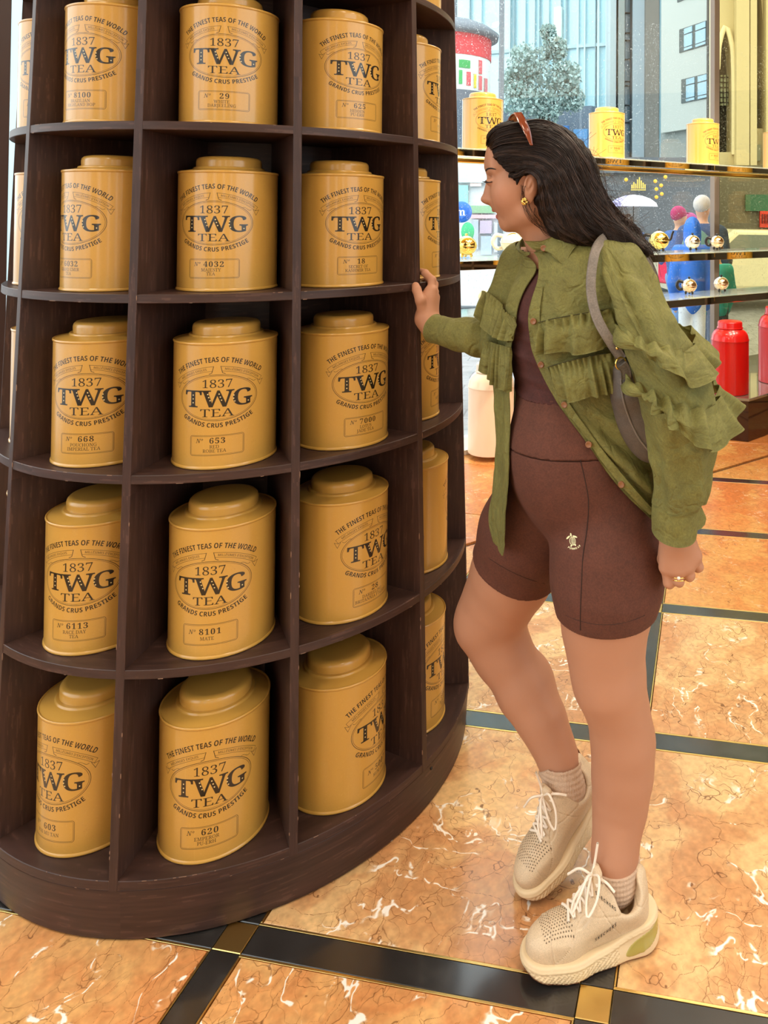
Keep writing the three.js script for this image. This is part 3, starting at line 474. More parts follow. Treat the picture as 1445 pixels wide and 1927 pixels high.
// tall canisters
function canister(label, x, y, z, s, mat, grp) {
  const t = tag(group('tea_canister', [x, y, z]), label, 'canister', grp); t.scale.setScalar(s); const R = 0.13;
  mesh('body', lathe([[0, 0], [R - 0.004, 0], [R, 0.004], [R - 0.001, 0.36], [R + 0.002, 0.363], [R + 0.002, 0.369], [R - 0.001, 0.372], [R - 0.006, 0.4], [R - 0.02, 0.425], [R - 0.04, 0.44], [R - 0.046, 0.448]], 56), mat, t);
  mesh('lid', lathe([[R - 0.04, 0.446], [R - 0.039, 0.452], [R - 0.045, 0.456], [R - 0.045, 0.486], [R - 0.05, 0.494], [R - 0.06, 0.497], [0, 0.5]], 48), mat, t);
  return t;
}
{
  const red = phys({ color: 0xb80f0c, roughness: 0.3, clearcoat: 0.5, clearcoatRoughness: 0.1, specularIntensity: 0.6 });
  const peach = phys({ color: 0xf0d2b4, roughness: 0.3, clearcoat: 0.4 });
  const P = [[-0.05, gz(-0.05) + 0.12], [0.3, -5.43], [1.16, -5.15], [1.95, -5.94], [2.3, gz(2.3) + 0.12]];
  const sh = (k) => { const s = new THREE.Shape(P.map(([x, z]) => new THREE.Vector2(0.9 + (x - 0.9) * k, -(-5.7 + (z + 5.7) * k)))); return s; };
  const ex = (k, d, y, b) => { const g = new THREE.ExtrudeGeometry(sh(k), { depth: d, bevelEnabled: true, bevelThickness: b, bevelSize: b, bevelOffset: -b, bevelSegments: 2 }); g.rotateX(-PI / 2); return g.translate(0, y + b, 0); };
  const pl = tag(group('display_plinth'), 'low dark glossy plinth with a mirrored glass top under the red canisters', 'plinth');
  mesh('plinth_body', ex(0.985, 0.266, 0.001, 0.002), phys({ color: 0x2c1512, roughness: 0.12, clearcoat: 0.6 }), pl);
  mesh('plinth_top', ex(1, 0.012, 0.272, 0.003), phys({ color: 0x8f8f84, roughness: 0.06, clearcoat: 1, metalness: 0.6 }), pl);
  canister('tall glossy red tea canister on the plinth, beside the shirt sleeve', 1.07, 0.2905, -5.35, 1.0, red, 'red canisters on the plinth');
  canister('tall glossy red tea canister cut by the right edge of the picture', 1.505, 0.2905, -5.72, 1.12, red, 'red canisters on the plinth');
  const k = (927 - CX) / FOC; canister('tall cream canister on the window ledge, under the stretched-out forearm', k * 4.84, 0.0305, -4.84, 1.12, peach);
}
// wall of tea opposite the glass front, mirrored in the gold shelf fronts
{
  const t = tag(group('wall_shelf', [2.98, 0, -4.4], -PI / 2), 'dark wooden wall shelf with tea tins at the right side of the shop', 'shelf');
  const L = 5.4;
  mesh('back_panel', place(box(L, 2.9, 0.03), 0, 1.45, 0.02), darkWood, t);
  for (let k = 0; k < 7; k++) mesh('shelf_board', place(box(L, 0.025, 0.3), 0, 0.12 + k * 0.44, 0.18), darkWood, t);
  for (let k = 0; k < 10; k++) mesh('divider', place(box(0.025, 2.8, 0.3), -L / 2 + 0.0125 + k * (L - 0.025) / 9, 1.4, 0.18), darkWood, t);
  let proto = null;
  for (let k = 1; k < 4; k++) for (let c = 0; c < 9; c++) {
    const lx = -L / 2 + 0.31 + c * (L - 0.025) / 9, pos = V3(lx, 0.1335 + (k + 1) * 0.44 - 0.44 * 0, 0.19).applyAxisAngle(V3(0, 1, 0), -PI / 2).add(t.position);
    if (!proto) { proto = tin('yellow tea tin on the dark wall shelf at the right side of the shop', '70', ['TEA'], pos.toArray(), -PI / 2, 1.1, 'tea tins on the wall shelf'); continue; }
    const q = proto.clone(); q.name = numbered('tea_tin'); q.position.copy(pos); scene.add(q);
  }
}

// track spotlights over the window display
{
  const headM = std({ color: 0x2a2624, roughness: 0.4 }), lens = std({ color: 0x111111, emissive: 0xffdfae, emissiveIntensity: 3 });
  [[-0.45, -0.25], [0.35, 0.3], [1.15, 0.95], [1.9, 1.55]].forEach(([x, tx]) => {
    const tz = -4.56 - 0.75 * (tx + 0.57), px = x + 0.75, pz = tz + 1.35, t = tag(group('track_spotlight', [px, 3.5, pz]), 'small dark ceiling spotlight aimed at the window shelves', 'light', 'spotlights over the window display');
    const dir = V3(tx - px, 1.7 - 3.5, tz - pz).normalize(), q = new THREE.Quaternion().setFromUnitVectors(V3(0, -1, 0), dir);
    const hd = mesh('lamp_head', lathe([[0, 0.16], [0.045, 0.155], [0.05, 0.02], [0.055, 0], [0.05, -0.004], [0.046, 0.012]], 24), headM, t); hd.quaternion.copy(q);
    const ln = mesh('lamp_lens', lathe([[0.046, 0.006], [0, 0.004]], 20), lens, t); ln.quaternion.copy(q);
    mesh('stem', place(new THREE.CylinderGeometry(0.01, 0.01, 0.66, 8), 0, 0.47, 0), headM, t);
    const l = new THREE.SpotLight(new THREE.Color().setRGB(1, 0.87, 0.66), SPOT_POWER, 0, 0.5, 0.6, 2); l.position.set(px + dir.x * 0.02, 3.5 + dir.y * 0.02, pz + dir.z * 0.02); l.target.position.set(tx, 1.7, tz); l.castShadow = true; l.shadow.radius = 2; l.name = 'track_light'; scene.add(l, l.target);
  });
}
// ---------------------------------------------------------------- the street outside
const wetStone = (() => { const t = dataTex(512, (u, v) => { const i = floor(v * 8), bx = u * 8 + (i % 2) * 0.5, j = min(abs(bx - Math.round(bx)), abs(v * 8 - Math.round(v * 8))) < 0.025, n = fbm(u * 24, v * 24, 41, 4, 24), g = (j ? 0.42 : 0.58) + 0.16 * (n - 0.5); return [g, g, g * 1.02]; }); t.repeat.set(0.4, 0.4); return phys({ map: t, roughness: 0.3, specularIntensity: 0.8 }); })();
structure(mesh('street_ground', uvScale(new THREE.PlaneGeometry(160, 160).rotateX(-PI / 2), 160, 160).translate(0, -0.14, -30), wetStone));
const wall = (c, r = 0.85) => std({ color: c, roughness: r });
const cyanGlass = phys({ color: 0xb5dde6, roughness: 0.2, metalness: 0.1 }), paleFin = wall(0xb9d3d6), paneBlue = phys({ color: 0x8fb6c4, roughness: 0.1, specularIntensity: 1 });
const frameGrey = wall(0x55605f);
// helper: a box whose front face spans two lines of sight at given distances
function spanBox(u0, d0, u1, d1, yb, yt, thick, up = 0) {
  const a = at(u0, 410, d0), b = at(u1, 410, d1), dx = b.x - a.x, dz = b.z - a.z, l = hypot(dx, dz), g = new THREE.BoxGeometry(l, yt - yb, thick);
  g.translate(l / 2, (yt + yb) / 2, -thick / 2); g.rotateY(atan2(-dz, dx)); return g.translate(a.x, 0, a.z);
}
const yAt = (py, d, px = 1100) => at(px, py, d).y;
{ // glass tower with fins
  const t = tag(group('glass_building'), 'tall pale blue glass building with thin vertical fins beyond the rainy window', 'building');
  mesh('glass_wall', spanBox(600, 46, 1172, 40, 4.5, 34, 6), cyanGlass, t);
  [[880, 1], [902, 1], [955, 2], [963, 2], [985, 1], [1000, 3], [1012, 1], [1028, 2], [1052, 1], [1062, 2], [1083, 3], [1097, 2], [1118, 1], [1122, 3], [1138, 2], [1153, 4], [1165, 3]].forEach(([u, w], i) => { const d = 1 / lerp(1 / 46, 1 / 40, (u - 600) / 572) - 0.25; mesh('fin', spanBox(u, d, u + w * 1.4, d, 4.5, 34, 0.3), i % 3 === 0 ? wall(0x86a4ac) : paleFin, t); });
  for (let k = 0; k < 6; k++) mesh('floor_band', spanBox(600, 45.8, 1172, 39.8, 6 + k * 4.6, 6.18 + k * 4.6, 0.3), wall(0xa8c6cc), t);
  mesh('bright_panel', spanBox(1040, 41, 1053, 40.8, yAt(86, 41), yAt(14, 41), 0.2), wall(0xe6fbf2), t);
  mesh('canopy', spanBox(946, 34, 1112, 32, yAt(300, 33), yAt(205, 33), 2.5), wall(0x748492), t);
  mesh('lit_sign', spanBox(1048, 31.9, 1066, 31.7, yAt(292, 32), yAt(238, 32), 0.2), wall(0x4f8ed6), t);
  mesh('lit_sign', spanBox(1078, 31.7, 1104, 31.5, yAt(292, 32), yAt(245, 32), 0.2), wall(0x6fa8de), t);
}
{ // pillared corner building
  const t = tag(group('pillar_building'), 'grey building of tall stone pillars and narrow windows beside the pale block', 'building');
  const d = 30, P = (u0, u1, c, s, n = 'pillar') => mesh(n, spanBox(u0, d - s, u1, d - s, 0, 26, 2), wall(c), t);
  mesh('core_wall', spanBox(1146, 31.5, 1250, 31.5, 0, 26, 4), wall(0xa9bcc0), t);
  P(1147, 1158, 0xb5c6c8, 0); P(1163, 1174, 0x8f9894, 0.4); P(1189, 1214, 0xaec0c8, 0.2); P(1214, 1239, 0x77766f, 0.8);
  mesh('window_strip', spanBox(1175, 31.3, 1189, 31.3, 0, 26, 0.2), paneBlue, t); mesh('window_strip', spanBox(1240, 31.3, 1246, 31.3, 0, 26, 0.2), paneBlue, t);
  for (const y of [20, 58, 72, 108, 150, 158, 195, 228]) mesh('ledge', spanBox(1175, 31.2, 1189, 31.2, yAt(y + 2, 31), yAt(y, 31), 0.4), frameGrey, t);
}
{ // pale block with square windows
  const t = tag(group('pale_building'), 'pale rendered block with dark framed square windows, left of the window post', 'building'), D = (u) => 1 / lerp(1 / 24.4, 1 / 22, (u - 1243) / 110);
  mesh('wall', spanBox(1243, D(1243), 1420, D(1420), yAt(240, 23), 24, 3), wall(0xb6beb6), t);
  mesh('ground_floor', spanBox(1243, D(1243) + 0.3, 1420, D(1420) + 0.3, 0, yAt(236, 23), 2.4), wall(0x8b948f), t);
  for (const [u0, u1, y0, y1] of [[1277, 1328, 47, 92], [1281, 1333, 143, 189], [1273, 1322, -50, -5], [1352, 1402, 30, 80], [1352, 1402, 128, 178]]) {
    const d0 = D(u0), d1 = D(u1), b = yAt(y1, (d0 + d1) / 2), tp = yAt(y0, (d0 + d1) / 2), w = mesh('window', spanBox(u0, d0 - 0.04, u1, d1 - 0.04, b, tp, 0.05), frameGrey, t);
    for (let i = 0; i < 2; i++) for (const [f0, f1] of [[0.04, 0.14], [0.18, 0.68], [0.73, 0.96]]) mesh('pane', spanBox(u0 + 2 + i * (u1 - u0 - 1) / 2, 1 / lerp(1 / d0, 1 / d1, i / 2) - 0.06, u0 + (i + 1) * (u1 - u0 - 1) / 2 - 1, 1 / lerp(1 / d0, 1 / d1, (i + 1) / 2) - 0.06, lerp(b, tp, f0), lerp(b, tp, f1), 0.03), paneBlue, w);
  }
}
{ // round red and white corner turret
  const c = at(848, 100, 31), t = tag(group('round_turret', [c.x, 0, c.z]), 'round red and white turret with dark domed roof, beside the wooden tower', 'building'), R = 1.62, y = (p) => yAt(p, 29.4);
  const ring = (r, a, b) => lathe([[r - 0.06, a], [r, a], [r, b], [r - 0.06, b]], 48);
  mesh('white_drum', ring(R, y(170), y(100)), wall(0xeef4ee), t); mesh('red_band', ring(R + 0.03, y(101), y(58)), wall(0xe24a55), t);
  mesh('grey_eave', lathe([[R, y(60)], [R + 0.3, y(58)], [R + 0.34, y(48)], [R, y(36)], [R * 0.7, y(26)], [R * 0.3, y(18)], [0.25, y(14)], [0.25, y(-40)], [0, y(-42)]], 40), wall(0x7d8892), t);
  mesh('dark_base', ring(R + 0.02, 0, y(168)), wall(0x6b7683), t);
  for (const [u0, u1, y0, y1, col] of [[868, 887, 112, 127, 0x3fae62], [868, 874, 132, 158, 0x46b76a], [881, 888, 134, 160, 0xe45a66], [893, 897, 136, 163, 0xe3d24a], [901, 906, 138, 165, 0xe8737a], [901, 906, 108, 134, 0xe86a72], [910, 914, 140, 170, 0xe8838a]]) {
    const a0 = asin(clamp((at(u0, 0, 30).x - c.x) / R, -1, 1)), a1 = asin(clamp((at(u1, 0, 30).x - c.x) / R, -1, 1)); mesh('sign_panel', lathe([[R, y(y1)], [R + 0.04, y(y1)], [R + 0.04, y(y0)], [R, y(y0)]], 6, a0, a1 - a0), wall(col), t);
  }
}
{ // black shop front
  const t = tag(group('dark_shop'), 'dark grey shop front with a small gold sign and round lamps across the street', 'shop'), D = 17;
  mesh('shop_wall', spanBox(1085, D, 1352, D, 0, 2.62, 1.2), wall(0x626567), t); mesh('shop_fascia', spanBox(1085, D - 0.15, 1352, D - 0.15, 2.5, 2.85, 0.6), wall(0x5c6266), t);
  mesh('lower_panel', spanBox(1085, D - 0.05, 1352, D - 0.05, 0, 0.95, 0.2), wall(0x6d6a62), t);
  const lampM = std({ color: 0xd9a83c, emissive: 0xffc04a, emissiveIntensity: 0.5 });
  const g = []; for (const [u, y0, y1, w] of [[1189, 348, 355, 3], [1192.5, 343, 355, 2.4], [1196, 346, 355, 2.4], [1199.5, 338, 355, 2.2], [1203, 334, 355, 2.2], [1206.5, 340, 355, 2.2], [1210, 344, 355, 2.4], [1213.5, 347, 355, 2.4]]) g.push(spanBox(u - w / 2, D - 0.2, u + w / 2, D - 0.2, yAt(y1, D), yAt(y0, D), 0.04)); g.push(spanBox(1187, D - 0.2, 1215, D - 0.2, yAt(358.4, D), yAt(356.4, D), 0.04));
  mesh('gold_sign', join(g), std({ color: 0xe6c35c, roughness: 0.5 }), t);
  for (const [u, y] of [[1178, 338], [1233, 341], [1244, 349], [1235, 356], [1245, 365], [1235, 371], [1252, 333]]) { const p = at(u, y, D - 0.35); mesh('round_lamp', place(new THREE.SphereGeometry(0.042, 14, 10), p.x, p.y, p.z), lampM, t); }
}
{ // bright toy shop to the left
  const t = tag(group('pale_shop'), 'pale pink and blue shop window with a blue disc sign, left of the face', 'shop'), D = 13;
  mesh('shop_wall', spanBox(780, D, 1010, D, 0, 2.6, 1), wall(0xdfe6e8), t); mesh('shop_fascia', spanBox(780, D - 0.1, 1010, D - 0.1, yAt(345, D), yAt(316, D), 0.3), wall(0xcfe0e2), t);
  for (const [u0, u1, y0, y1, c] of [[862, 880, 350, 385, 0x9fd3cf], [884, 905, 330, 352, 0xe7d9d4], [884, 930, 388, 402, 0x9cc7a0], [886, 940, 405, 412, 0xf0c9cf], [890, 900, 414, 470, 0xc8d4e0], [903, 925, 416, 440, 0xd2c3d8], [905, 925, 445, 480, 0xbfd2e4], [930, 945, 420, 475, 0xd4dce6]]) mesh('display_panel', spanBox(u0, D - 0.08, u1, D - 0.08, yAt(y1, D), yAt(y0, D), 0.06), wall(c), t);
  const p = at(868, 399, D - 0.5), disc = group('disc_sign', [p.x, p.y, p.z], 0, t);
  mesh('blue_disc', new THREE.SphereGeometry(0.175, 28, 20).scale(1, 1, 0.4), phys({ color: 0x2a70d4, roughness: 0.3 }), disc);
  const mt = canvasTex(128, 128, (c) => { c.fillStyle = '#2a70d4'; c.fillRect(0, 0, 128, 128); c.fillStyle = '#fff'; c.font = 'bold 108px serif'; c.textAlign = 'center'; c.textBaseline = 'middle'; c.fillText('m', 64, 58); });
  mesh('sign_letter', place(new THREE.CircleGeometry(0.095, 32), 0, -0.01, 0.0705), std({ map: mt, roughness: 0.4 }), disc);
  const p2 = at(880, 436, D - 0.5); mesh('green_sign', place(new THREE.SphereGeometry(0.12, 20, 14).scale(0.9, 1.3, 0.5), p2.x, p2.y, p2.z), wall(0x52c388), t);
}
{ // sandstone church front, seen through the amber pane
  const t = tag(group('stone_church'), 'pale sandstone church front with a pointed arch, seen through the amber glass', 'building'), D = 19, s = wall(0xcfc29e, 0.9), dk = wall(0x453f34), A = (u) => at(u, 400, D).x;
  const sh = new THREE.Shape(); const X0 = A(1343), X1 = A(1600); sh.moveTo(X0, 0); sh.lineTo(X1, 0); sh.lineTo(X1, 9.5); sh.lineTo(X0, 9.5); sh.closePath();
  const arch = (u0, u1, yb, ys, yt) => { const h = new THREE.Path(), a = A(u0), b = A(u1), m = (a + b) / 2, Y0 = yAt(yb, D), Y1 = yAt(ys, D), Y2 = yAt(yt, D); h.moveTo(a, Y0); h.lineTo(b, Y0); h.lineTo(b, Y1); h.quadraticCurveTo(b, (Y1 + Y2) / 2 + 0.3, m, Y2); h.quadraticCurveTo(a, (Y1 + Y2) / 2 + 0.3, a, Y1); return h; };
  sh.holes.push(arch(1351, 1377, 285, 130, 56)); sh.holes.push(arch(1418, 1436, 240, 90, -30));
  const g = new THREE.ExtrudeGeometry(sh, { depth: 0.7, bevelEnabled: false }); g.translate(0, 0, -D - 0.7);
  mesh('stone_wall', g, s, t); mesh('recess_wall', place(new THREE.BoxGeometry(X1 - X0, 9, 0.3), (X0 + X1) / 2, 4.5, -D - 0.95), dk, t);
  const win = mesh('window', place(new THREE.BoxGeometry(A(1376) - A(1350), yAt(134, D) - yAt(192, D), 0.06), A(1363), (yAt(134, D) + yAt(192, D)) / 2, -D - 0.45), wall(0xb9c4a6), t);
  for (let i = 0; i < 4; i++) mesh('window_bar', place(new THREE.BoxGeometry(0.025, yAt(134, D) - yAt(192, D), 0.05), lerp(A(1350), A(1376), (i + 0.5) / 4), (yAt(134, D) + yAt(192, D)) / 2, -D - 0.4), dk, win);
  for (let i = 0; i < 6; i++) mesh('window_bar', place(new THREE.BoxGeometry(A(1376) - A(1350), 0.025, 0.05), A(1363), lerp(yAt(134, D), yAt(192, D), (i + 0.5) / 6), -D - 0.4), dk, win);
  mesh('arch_moulding', tube([[A(1380), yAt(290, D), -D + 0.06], [A(1379), yAt(130, D), -D + 0.06], [A(1375), yAt(80, D), -D + 0.06], [A(1364), yAt(50, D), -D + 0.06], [A(1353), yAt(80, D), -D + 0.06], [A(1349), yAt(130, D), -D + 0.06]], 0.07, 40, 6), wall(0xefe4c4), t);
  mesh('string_course', place(new THREE.BoxGeometry(A(1406) - A(1380), 0.16, 0.3), (A(1406) + A(1380)) / 2, yAt(123, D), -D + 0.05), wall(0xc4b794), t);
  for (const u of [1386, 1398, 1412, 1441]) mesh('buttress', place(new THREE.BoxGeometry(0.16, 9, 0.5), A(u), 4.5, -D + 0.1), s, t);
  mesh('notice_board', place(new THREE.BoxGeometry(A(1428) - A(1407), yAt(272, D) - yAt(302, D), 0.1), (A(1407) + A(1428)) / 2, yAt(287, D), -D + 0.12), wall(0x8f917f), t);
  mesh('dark_shopfront', place(new THREE.BoxGeometry(X1 - X0, yAt(312, D), 0.4), (X0 + X1) / 2, yAt(312, D) / 2, -D + 0.3), wall(0x6d6654), t);
  const red = mesh('red_sign', place(new THREE.BoxGeometry(A(1452) - A(1419), yAt(396, D) - yAt(426, D), 0.1), (A(1419) + A(1452)) / 2, yAt(411, D), -D + 0.56), wall(0xd8412f), t);
  for (let i = 0; i < 6; i++) mesh('letter_bar', place(new THREE.BoxGeometry(0.03, yAt(402, D) - yAt(419, D), 0.03), A(1423 + i * 4.6), yAt(410, D), -D + 0.62), wall(0x6f1d18), red);
  mesh('green_panel', place(new THREE.BoxGeometry(A(1452) - A(1393), yAt(366, D) - yAt(396, D), 0.1), (A(1393) + A(1452)) / 2, yAt(381, D), -D + 0.55), wall(0x3f6a50), t);
}
{ // leafless-looking hazy tree
  const t = tag(group('street_tree'), 'soft grey-green tree in front of the glass building', 'tree'), b = at(1028, 150, 27), r = rng(9);
  mesh('trunk', tube([[b.x, 0, b.z], [b.x + 0.1, 2.4, b.z], [b.x - 0.1, 5.1, b.z]], 0.22, 20, 8), wall(0x4f5850), t);
  const leaf = new THREE.CircleGeometry(0.06, 5), N = 9000, im = new THREE.InstancedMesh(leaf, std({ color: 0xadc8c4, roughness: 0.9, side: THREE.DoubleSide }), N), o = new THREE.Object3D();
  const blobs = [[-1.1, 6.3, 0, 0.6], [-0.7, 7.0, 0.2, 0.7], [-0.1, 6.3, -0.3, 0.9], [-0.9, 5.6, 0.3, 0.7], [0.3, 7.5, 0, 0.5], [0.7, 6.5, 0.2, 0.6], [0.9, 5.7, 0, 0.5], [0.0, 5.4, 0, 0.6], [0.05, 8.1, 0, 0.3]];
  for (let i = 0; i < N; i++) { const [x, y, z, q] = blobs[floor(r() * blobs.length)], d = V3(r() - 0.5, r() - 0.5, r() - 0.5).normalize().multiplyScalar(q * pow(r(), 0.4)); o.position.set(b.x + x + d.x, y + d.y, b.z + z + d.z); o.rotation.set(r() * 6, r() * 6, r() * 6); o.scale.setScalar(0.6 + 0.7 * r()); o.updateMatrix(); im.setMatrixAt(i, o.matrix); }
  im.name = 'leaves'; im.userData.kind = 'stuff'; t.add(im);
}
{ const p = at(943, 200, 10.5), t = tag(group('lamp_post', [p.x, 0, p.z]), 'thin grey street post between the round turret and the glass building', 'post'); mesh('post', lathe([[0.11, -0.14], [0.11, 0.1], [0.04, 0.2], [0.036, 6], [0, 6]], 16), wall(0x77828a), t); mesh('collar', lathe([[0.03, 2.7], [0.055, 2.72], [0.055, 2.8], [0.03, 2.82]], 16), wall(0x66727a), t); }
// passers-by
const GY = -0.14;
function passer(label, u, depth, hgt, face, o) {
  const b = at(u, 600, depth), t = tag(group('person', [b.x, GY, b.z], face), label, 'person', 'passers-by in the street'), s = hgt / 1.72, v = (x, y, z) => V3(x * s, y * s, z * s);
  const st = o.stride ?? 0.12, top = [cone(v(0, 0.95, 0), v(0, 1.2, 0.01), 0.125 * s, 0.13 * s, 0.06), cone(v(-0.13, 1.38, 0), v(0.13, 1.38, 0), 0.075 * s, 0.075 * s, 0.1), cone(v(0, 1.2, 0), v(0, 1.36, 0), 0.14 * s, 0.11 * s, 0.08)];
  const arms = [-1, 1].flatMap((q) => [cone(v(q * 0.18, 1.38, 0), v(q * 0.235, 1.12, -0.02), 0.06 * s, 0.05 * s, 0.04), cone(v(q * 0.235, 1.12, -0.02), v(q * 0.2, 0.9, 0.12), 0.048 * s, 0.038 * s, 0.03)]);
  const legs = [-1, 1].flatMap((q) => [cone(v(q * 0.08, 0.92, 0), v(q * 0.09, 0.5, q * st * 0.5), 0.09 * s, 0.062 * s, 0.04), cone(v(q * 0.09, 0.5, q * st * 0.5), v(q * 0.09, 0.08, q * st), 0.06 * s, 0.042 * s, 0.03)]);
  const feet = [-1, 1].map((q) => cone(v(q * 0.09, 0.045, q * st), v(q * 0.1, 0.035, q * st + 0.15), 0.045 * s, 0.036 * s, 0.04));
  const head = [ell(v(0, 1.62, 0.015), [0.075 * s, 0.105 * s, 0.092 * s], 0.03), cone(v(0, 1.42, 0), v(0, 1.56, 0.01), 0.055 * s, 0.052 * s, 0.04), ball(v(0, 1.6, 0.11), 0.016 * s, 0.03)];
  const hands = [-1, 1].map((q) => cone(v(q * 0.2, 0.9, 0.12), v(q * 0.19, 0.82, 0.16), 0.036 * s, 0.026 * s, 0.02));
  const lo = [-0.4 * s, 0, -0.35 * s], hi = [0.4 * s, 1.85 * s, 0.4 * s], cell = 0.02 * s, off = (list, d, f) => { const q = field(list, 0.04); return (x, y, z) => max(q(x, y, z) - d, f ? f(y / s, x / s, z / s) : -1); };
  mesh('body', netMesh(off([...top, ...arms, ...legs, ...head, ...hands, ...feet], -0.004), lo, hi, cell), wall(o.skin ?? 0xd7a88a, 0.6), t);
  mesh('jacket', netMesh(off([...top, ...arms], 0.012 + (o.puff ?? 0) , (y) => max((o.hem ?? 0.85) - y, y - 1.47)), lo, hi, cell), wall(o.jacket), t);
  mesh('trousers', netMesh(off([...legs, top[0]], 0.01, (y) => max(0.08 - y, y - 0.98)), lo, hi, cell), wall(o.trousers), t);
  mesh('shoes', netMesh(off(feet, 0.006, (y) => -y + 0.001), lo, hi, cell), wall(0x3a3a3c), t);
  if (o.hood) mesh('hood', netMesh(off([ell(v(0, 1.6, -0.01), [0.115 * s, 0.14 * s, 0.12 * s], 0.04), cone(v(0, 1.4, -0.01), v(0, 1.5, -0.01), 0.1 * s, 0.1 * s, 0.06)], 0, (y, x, z) => (z > 0.06 ? 0.02 : -1)), lo, hi, cell), wall(o.jacket), t);
  else mesh(o.cap ? 'cap' : 'hair', netMesh(off([ell(v(0, 1.655, -0.008), [0.086 * s, 0.095 * s, 0.1 * s], 0.02), ...(o.cap ? [cone(v(0, 1.67, 0.08), v(0, 1.66, 0.16), 0.02 * s, 0.012 * s, 0.02)] : [])], 0, (y, x, z) => max(1.62 - y - max(0, -z) * 0.9, z > 0.1 && !o.cap ? 0.02 : -1)), lo, hi, cell), wall(o.cap ?? o.hair ?? 0x4a3a30), t);
  if (o.pack) mesh('backpack', netMesh(off([ell(v(0, 1.2, -0.2), [0.15 * s, 0.22 * s, 0.09 * s], 0.02)], 0), [-0.3 * s, 0.9 * s, -0.4 * s], [0.3 * s, 1.5 * s, 0], cell), wall(o.pack), t);
  if (o.bag) mesh('bag', place(new RoundedBoxGeometry(0.2 * s, 0.26 * s, 0.08 * s, 2, 0.03), 0.2 * s, 0.98 * s, o.bagz ?? -0.02), wall(o.bag), t);
  return t;
}
passer('grey-haired person in a dark jacket with a green backpack', 1321, 8.0, 1.86, PI * 0.86, { jacket: 0x3d5078, trousers: 0x4a5560, hair: 0xcfcac2, pack: 0x5f8478, stride: 0.14 });
passer('person in a blue jacket and pink cap carrying a red bag', 1277, 8.9, 1.76, PI * 0.7, { jacket: 0x41629a, trousers: 0x6d90bd, cap: 0xb0386a, bag: 0xd83050, stride: 0.2 });
passer('child in a bright blue hooded raincoat and pale trousers', 1302, 6.95, 1.64, PI, { jacket: 0x2f73d6, trousers: 0xd5dfe4, hood: true, puff: 0.02, hem: 0.72, stride: 0.05 }).scale.set(0.74, 1, 0.74);
passer('person in a turquoise coat, half behind the window post', 1350, 7.5, 1.4, PI * 1.1, { jacket: 0x45c4cc, trousers: 0x556070, puff: 0.02, stride: 0.06, hair: 0x6a5040 }).scale.set(0.75, 1, 0.75);
passer('person in a dark blue coat walking under the pale umbrella', 1181, 11.5, 1.68, PI * 0.9, { jacket: 0x596f9c, trousers: 0x606a7c, stride: 0.16, puff: 0.03 });
passer('person in a second pink cap and dark clothes behind the backpack', 1299, 11.0, 1.7, PI * 0.5, { jacket: 0x46506e, trousers: 0x4a5060, cap: 0xa64878, stride: 0.12 });
{
  const p = at(1192, 388, 11.3), t = tag(group('umbrella', [p.x, 0, p.z]), 'open white and lilac umbrella in the street behind the hair', 'umbrella'), y = p.y, R = 0.36;
  const can = (a0, al) => lathe([[R, y - 0.005], [R * 0.93, y + 0.05], [R * 0.7, y + 0.11], [R * 0.35, y + 0.155], [0.005, y + 0.17]], 24, a0, al);
  const um = (c) => std({ color: c, roughness: 0.8, side: THREE.DoubleSide });
  mesh('canopy', can(-0.6, PI * 1.25), um(0xf4f2f4), t); mesh('lilac_panel', can(-0.6 + PI * 1.25, PI * 0.75), um(0xb9b4e4), t);
  mesh('shaft', place(new THREE.CylinderGeometry(0.008, 0.008, 0.8, 8), 0, y - 0.22, 0), wall(0x444444), t);
}
{ // parked car, low behind the amber glass
  const p = at(1440, 450, 14.5), t = tag(group('car', [p.x, GY, p.z], 0.15), 'pale beige car parked behind the amber glass, right of the window post', 'car');
  const body = new THREE.Shape([[-2, 0.35], [2, 0.35], [2.05, 0.8], [1.5, 0.95], [1.05, 1.42], [-0.9, 1.45], [-1.5, 0.98], [-2.05, 0.85]].map((q) => new THREE.Vector2(...q)));
  mesh('car_body', new THREE.ExtrudeGeometry(body, { depth: 1.5, bevelEnabled: true, bevelThickness: 0.12, bevelSize: 0.1, bevelOffset: -0.1, bevelSegments: 3 }).translate(0, 0, -0.75), phys({ color: 0xd8cfae, roughness: 0.3, clearcoat: 0.6 }), t);
  const gl = new THREE.Shape([[-1.25, 1.0], [1.2, 1.0], [0.95, 1.34], [-0.85, 1.36]].map((q) => new THREE.Vector2(...q)));
  mesh('side_glass', new THREE.ExtrudeGeometry(gl, { depth: 1.76, bevelEnabled: false }).translate(0, 0, -0.88), phys({ color: 0x6f756a, roughness: 0.1 }), t);
  for (const [x, z] of [[-1.25, 0.8], [1.25, 0.8], [-1.25, -0.8], [1.25, -0.8]]) mesh('wheel', new THREE.CylinderGeometry(0.33, 0.33, 0.2, 28).rotateX(PI / 2).translate(x, 0.335, z), blackPlastic, t);
}

{ // block across the street, far left
  const t = tag(group('grey_building'), 'pale grey-blue block seen through the narrow window strip at the far left', 'building');
  mesh('wall', spanBox(-420, 16, 130, 15, -0.14, 20, 3), wall(0xb4c6c9), t);
  for (let k = 0; k < 6; k++) for (let i = 0; i < 6; i++) mesh('window', spanBox(-380 + i * 84, 15.75 - i * 0.12, -330 + i * 84, 15.65 - i * 0.12, 0.9 + k * 3, 2.6 + k * 3, 0.1), paneBlue, t);
}
